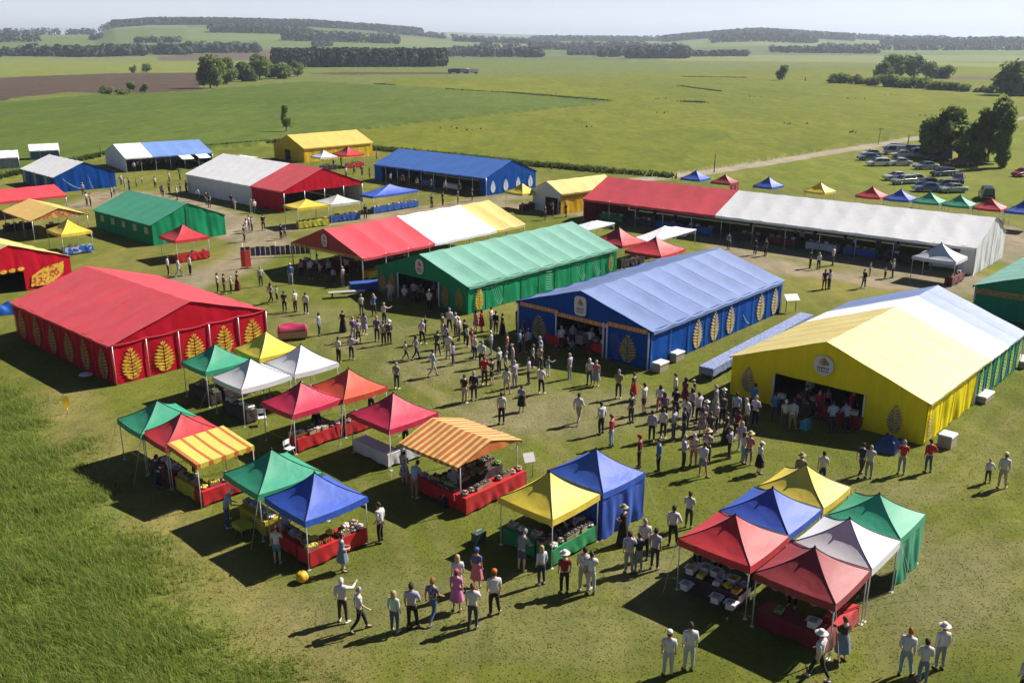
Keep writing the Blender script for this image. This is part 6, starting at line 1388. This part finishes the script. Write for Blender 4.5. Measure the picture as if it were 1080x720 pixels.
# crumpled blue tarp heaps
def tarp(px,py,w,dd,h,lab,mat,rz=20):
    r=random.Random(int(px)); p=[r.uniform(0,6) for _ in range(4)]; m=MB()
    def fn(u,v):
        x=2*u-1;y=2*v-1; e=max(0,1-max(abs(x),abs(y))**6); z=h*e*(.7+.22*math.sin(4*x+p[0])*math.sin(3*y+p[1])+.1*math.sin(9*x+p[2]+4*y)); return (x*w/2,y*dd/2,max(.01,z))
    m.grid(fn,22,16); o=m.build('tarpaulin',mat); put(o,px,py,rz); tag(o,lab,'tarpaulin','blue tarpaulin heaps')
tarp(938,473,1.5,1.1,.85,'dark blue tarpaulin over a heap by the yellow gable',fabric('navy_tarp',(.01,.05,.20),.4),47); tarp(5,330,3.0,1.6,.9,'blue tarpaulin heap at the red marquee end',fabric('blue_tarp',(.015,.10,.42),.4),20)
# cool boxes standing on the grass in the shade
for px,py,c,lab in [(849,452,(.05,.30,.48),'turquoise cool box on the grass before the yellow gable'),(852,440,(.45,.46,.03),'lime cool box behind the turquoise one at the yellow gable'),(505,571,(.05,.10,.07),'dark green sack like box at left of the yellow gazebo'),(470,533,(.03,.03,.035),'black box on the grass beside the striped stall')]:
    t=empty('cool_box',(0,0,0)); m=MB(); m.box(-.27,.27,-.2,.2,0,.38,.02); m.build('body',plain('plastic_'+lab.split()[0]+lab.split()[1],c,.45),t); m=MB(); m.box(-.28,.28,-.21,.21,.383,.46,.02); l=m.build('lid',plain('plastic_'+lab.split()[0]+lab.split()[1],c),t); m=MB(); m.path([(-.2,0,.46),(-.15,0,.55),(.15,0,.55),(.2,0,.46)],.015,5); m.build('handle',LEGM,t); put(t,px,py,47); tag(t,lab,'cool box')
# folding chairs at the stalls
def make_chair():
    t=empty('folding_chair',(0,0,0)); m=MB(); m.box(-.22,.22,-.2,.2,.44,.465); m.build('seat',WHITEP,t); m=MB(); m.box(-.22,.22,.2,.225,.62,.86); m.build('backrest',WHITEP,t)
    for sx in (-.2,.2):
        for a0,b0 in (((sx,-.2,0),(sx,.2,.62)),((sx,.22,0),(sx,-.18,.45))): l=MB(); l.tube(a0,b0,.014,5); l.build('leg',LEGM,t)
    return t
ch0=make_chair(); chs=[(306,481,'white folding chair at the red table of the crimson gazebo',60),(277,448,'white folding chair under the front white gazebo',20),(602,368,'white folding chair inside the blue marquee, left',100),(617,362,'white folding chair inside the blue marquee, middle',200),(628,366,'white folding chair inside the blue marquee, right',150),(884,446,'white folding chair inside the yellow gable',30)]
for i,(px,py,lab,rz) in enumerate(chs):
    o=ch0 if i==0 else copy_tree(ch0); put(o,px,py,rz); tag(o,lab,'chair','white folding chairs')
# tables inside the marquees
def inside(px,py,rz,w,dd,cl,lab,kinds=('heap','carton','crate'),mats=('mixed','pale','dark'),seed=0,step=.7):
    x,y,_=G(px,py); t=table(dict(x=x,y=y,a=R(rz)),-w/2,w/2,-dd/2,dd/2,cl,lab+' table'); 
    fill(t,'on the '+lab+' table',list(kinds),list(mats),seed,step,1,.2)
A1=48
inside(858,436,-42,2.4,.8,REDC,'red covered inner yellow gable',seed=61); inside(890,448,-42,2.0,.8,MARC,'maroon covered inner yellow gable',seed=62); inside(836,436,-42,2.2,.8,DARKC,'dark covered inner yellow gable',seed=63)
inside(604,360,-42,2.4,.9,WHTC,'white covered inner blue marquee',seed=64); inside(632,372,-42,1.6,.8,REDC,'red covered inner blue marquee',seed=65); inside(588,364,-42,1.4,.8,REDC,'red covered left blue marquee',seed=66)
inside(440,314,-42,2.6,.8,DARKC,'dark covered inner green marquee',seed=67); inside(470,316,-42,2.0,.8,WHTC,'white covered inner green marquee',seed=68)
for i,(px,py,c,n) in enumerate([(330,284,DARKC,'dark covered striped marquee front'),(362,282,MARC,'maroon covered striped marquee front'),(398,292,YELC,'yellow covered striped marquee side'),(420,280,DARKC,'dark covered striped marquee side')]): inside(px,py,-42 if i<2 else 49,2.6,.8,c,n,seed=70+i)
for i,f in enumerate((.06,.16,.25,.34,.44,.53,.66,.75,.84,.93)):
    a0=R(49.6); bx,by=44.75,87.24; lx,ly=-3.2,43.5*f; X_=bx+lx*math.cos(a0)-ly*math.sin(a0); Y_=by+lx*math.sin(a0)+ly*math.cos(a0)
    c,nm=((WHTC,'white'),(DARKC,'dark'),(BLUC,'blue'),(WHTC,'white'),(MARC,'maroon'),(DARKC,'dark'),(BLUC,'blue'),(BLUC,'blue'),(DARKC,'dark'),(GRNC,'green'))[i]
    o9=['first','second','third','fourth','fifth','sixth','seventh','eighth','ninth','tenth'][i]
    t=table(dict(x=X_,y=Y_,a=a0+math.pi/2),-1.6,1.6,-.45,.45,c,f'{nm} covered long marquee table, {o9} along from the white end wall'); fill(t,f'on the {o9} {nm} table of the long marquee',['carton','heap','crate'],['pale','mixed','dark','lilac'],90+i,.7,1,.2)
for i,f in enumerate((.15,.35,.55,.78)):
    a0=R(48); bx,by=-.06,134.3; lx,ly=-3.6,23.5*f; X_=bx+lx*math.cos(a0)-ly*math.sin(a0); Y_=by+lx*math.sin(a0)+ly*math.cos(a0)
    table(dict(x=X_,y=Y_,a=a0+math.pi/2),-1.5,1.5,-.45,.45,(DARKC,WHTC,BLUC,DARKC)[i],('dark','white','blue','dark')[i]+' covered table, '+('first','second','third','fourth')[i]+' along the open side of the deep blue marquee')
inside(20,243,44,3.0,.8,DARKC,'dark covered mustard canopy',seed=80); inside(60,243,44,2.0,.8,DARKC,'dark covered mustard canopy corner',seed=81)
# a low white van / trailer awning at the long marquee
t=empty('awning_stand',(0,0,0)); m=MB(); m.grid(lambda u,v:(-3+6*u,-1.2+2.4*v,2.15+.45*v-.05*math.sin(math.pi*u*3)**2),18,6); m.build('canopy',F['white_roof'],t)
for sx in (-2.9,0,2.9): l=MB(); l.tube((sx,-1.15,0),(sx,-1.15,2.15),.03,6); l.build('leg',LEGM,t)
put(t,800,249,-40); tag(t,'white lean to awning on legs at the white front of the long marquee','awning')
# ================================================================== haze
hz=MB(); S=13500; hz.box(-S,S,-S,S,-1.2,175); h=hz.build('haze',None) if False else None
me=hz.mesh('haze',[]); h=bpy.data.objects.new('haze',me); COL.objects.link(h); h['kind']='stuff'
hm=bpy.data.materials.new('haze'); hm.use_nodes=True; n=hm.node_tree; n.nodes.clear(); pv=n.nodes.new('ShaderNodeVolumePrincipled'); pv.inputs['Color'].default_value=(.70,.80,.96,1); pv.inputs['Density'].default_value=HAZE; pv.inputs['Anisotropy'].default_value=.3
mo=n.nodes.new('ShaderNodeOutputMaterial'); n.links.new(pv.outputs[0],mo.inputs['Volume']); me.materials.append(hm)
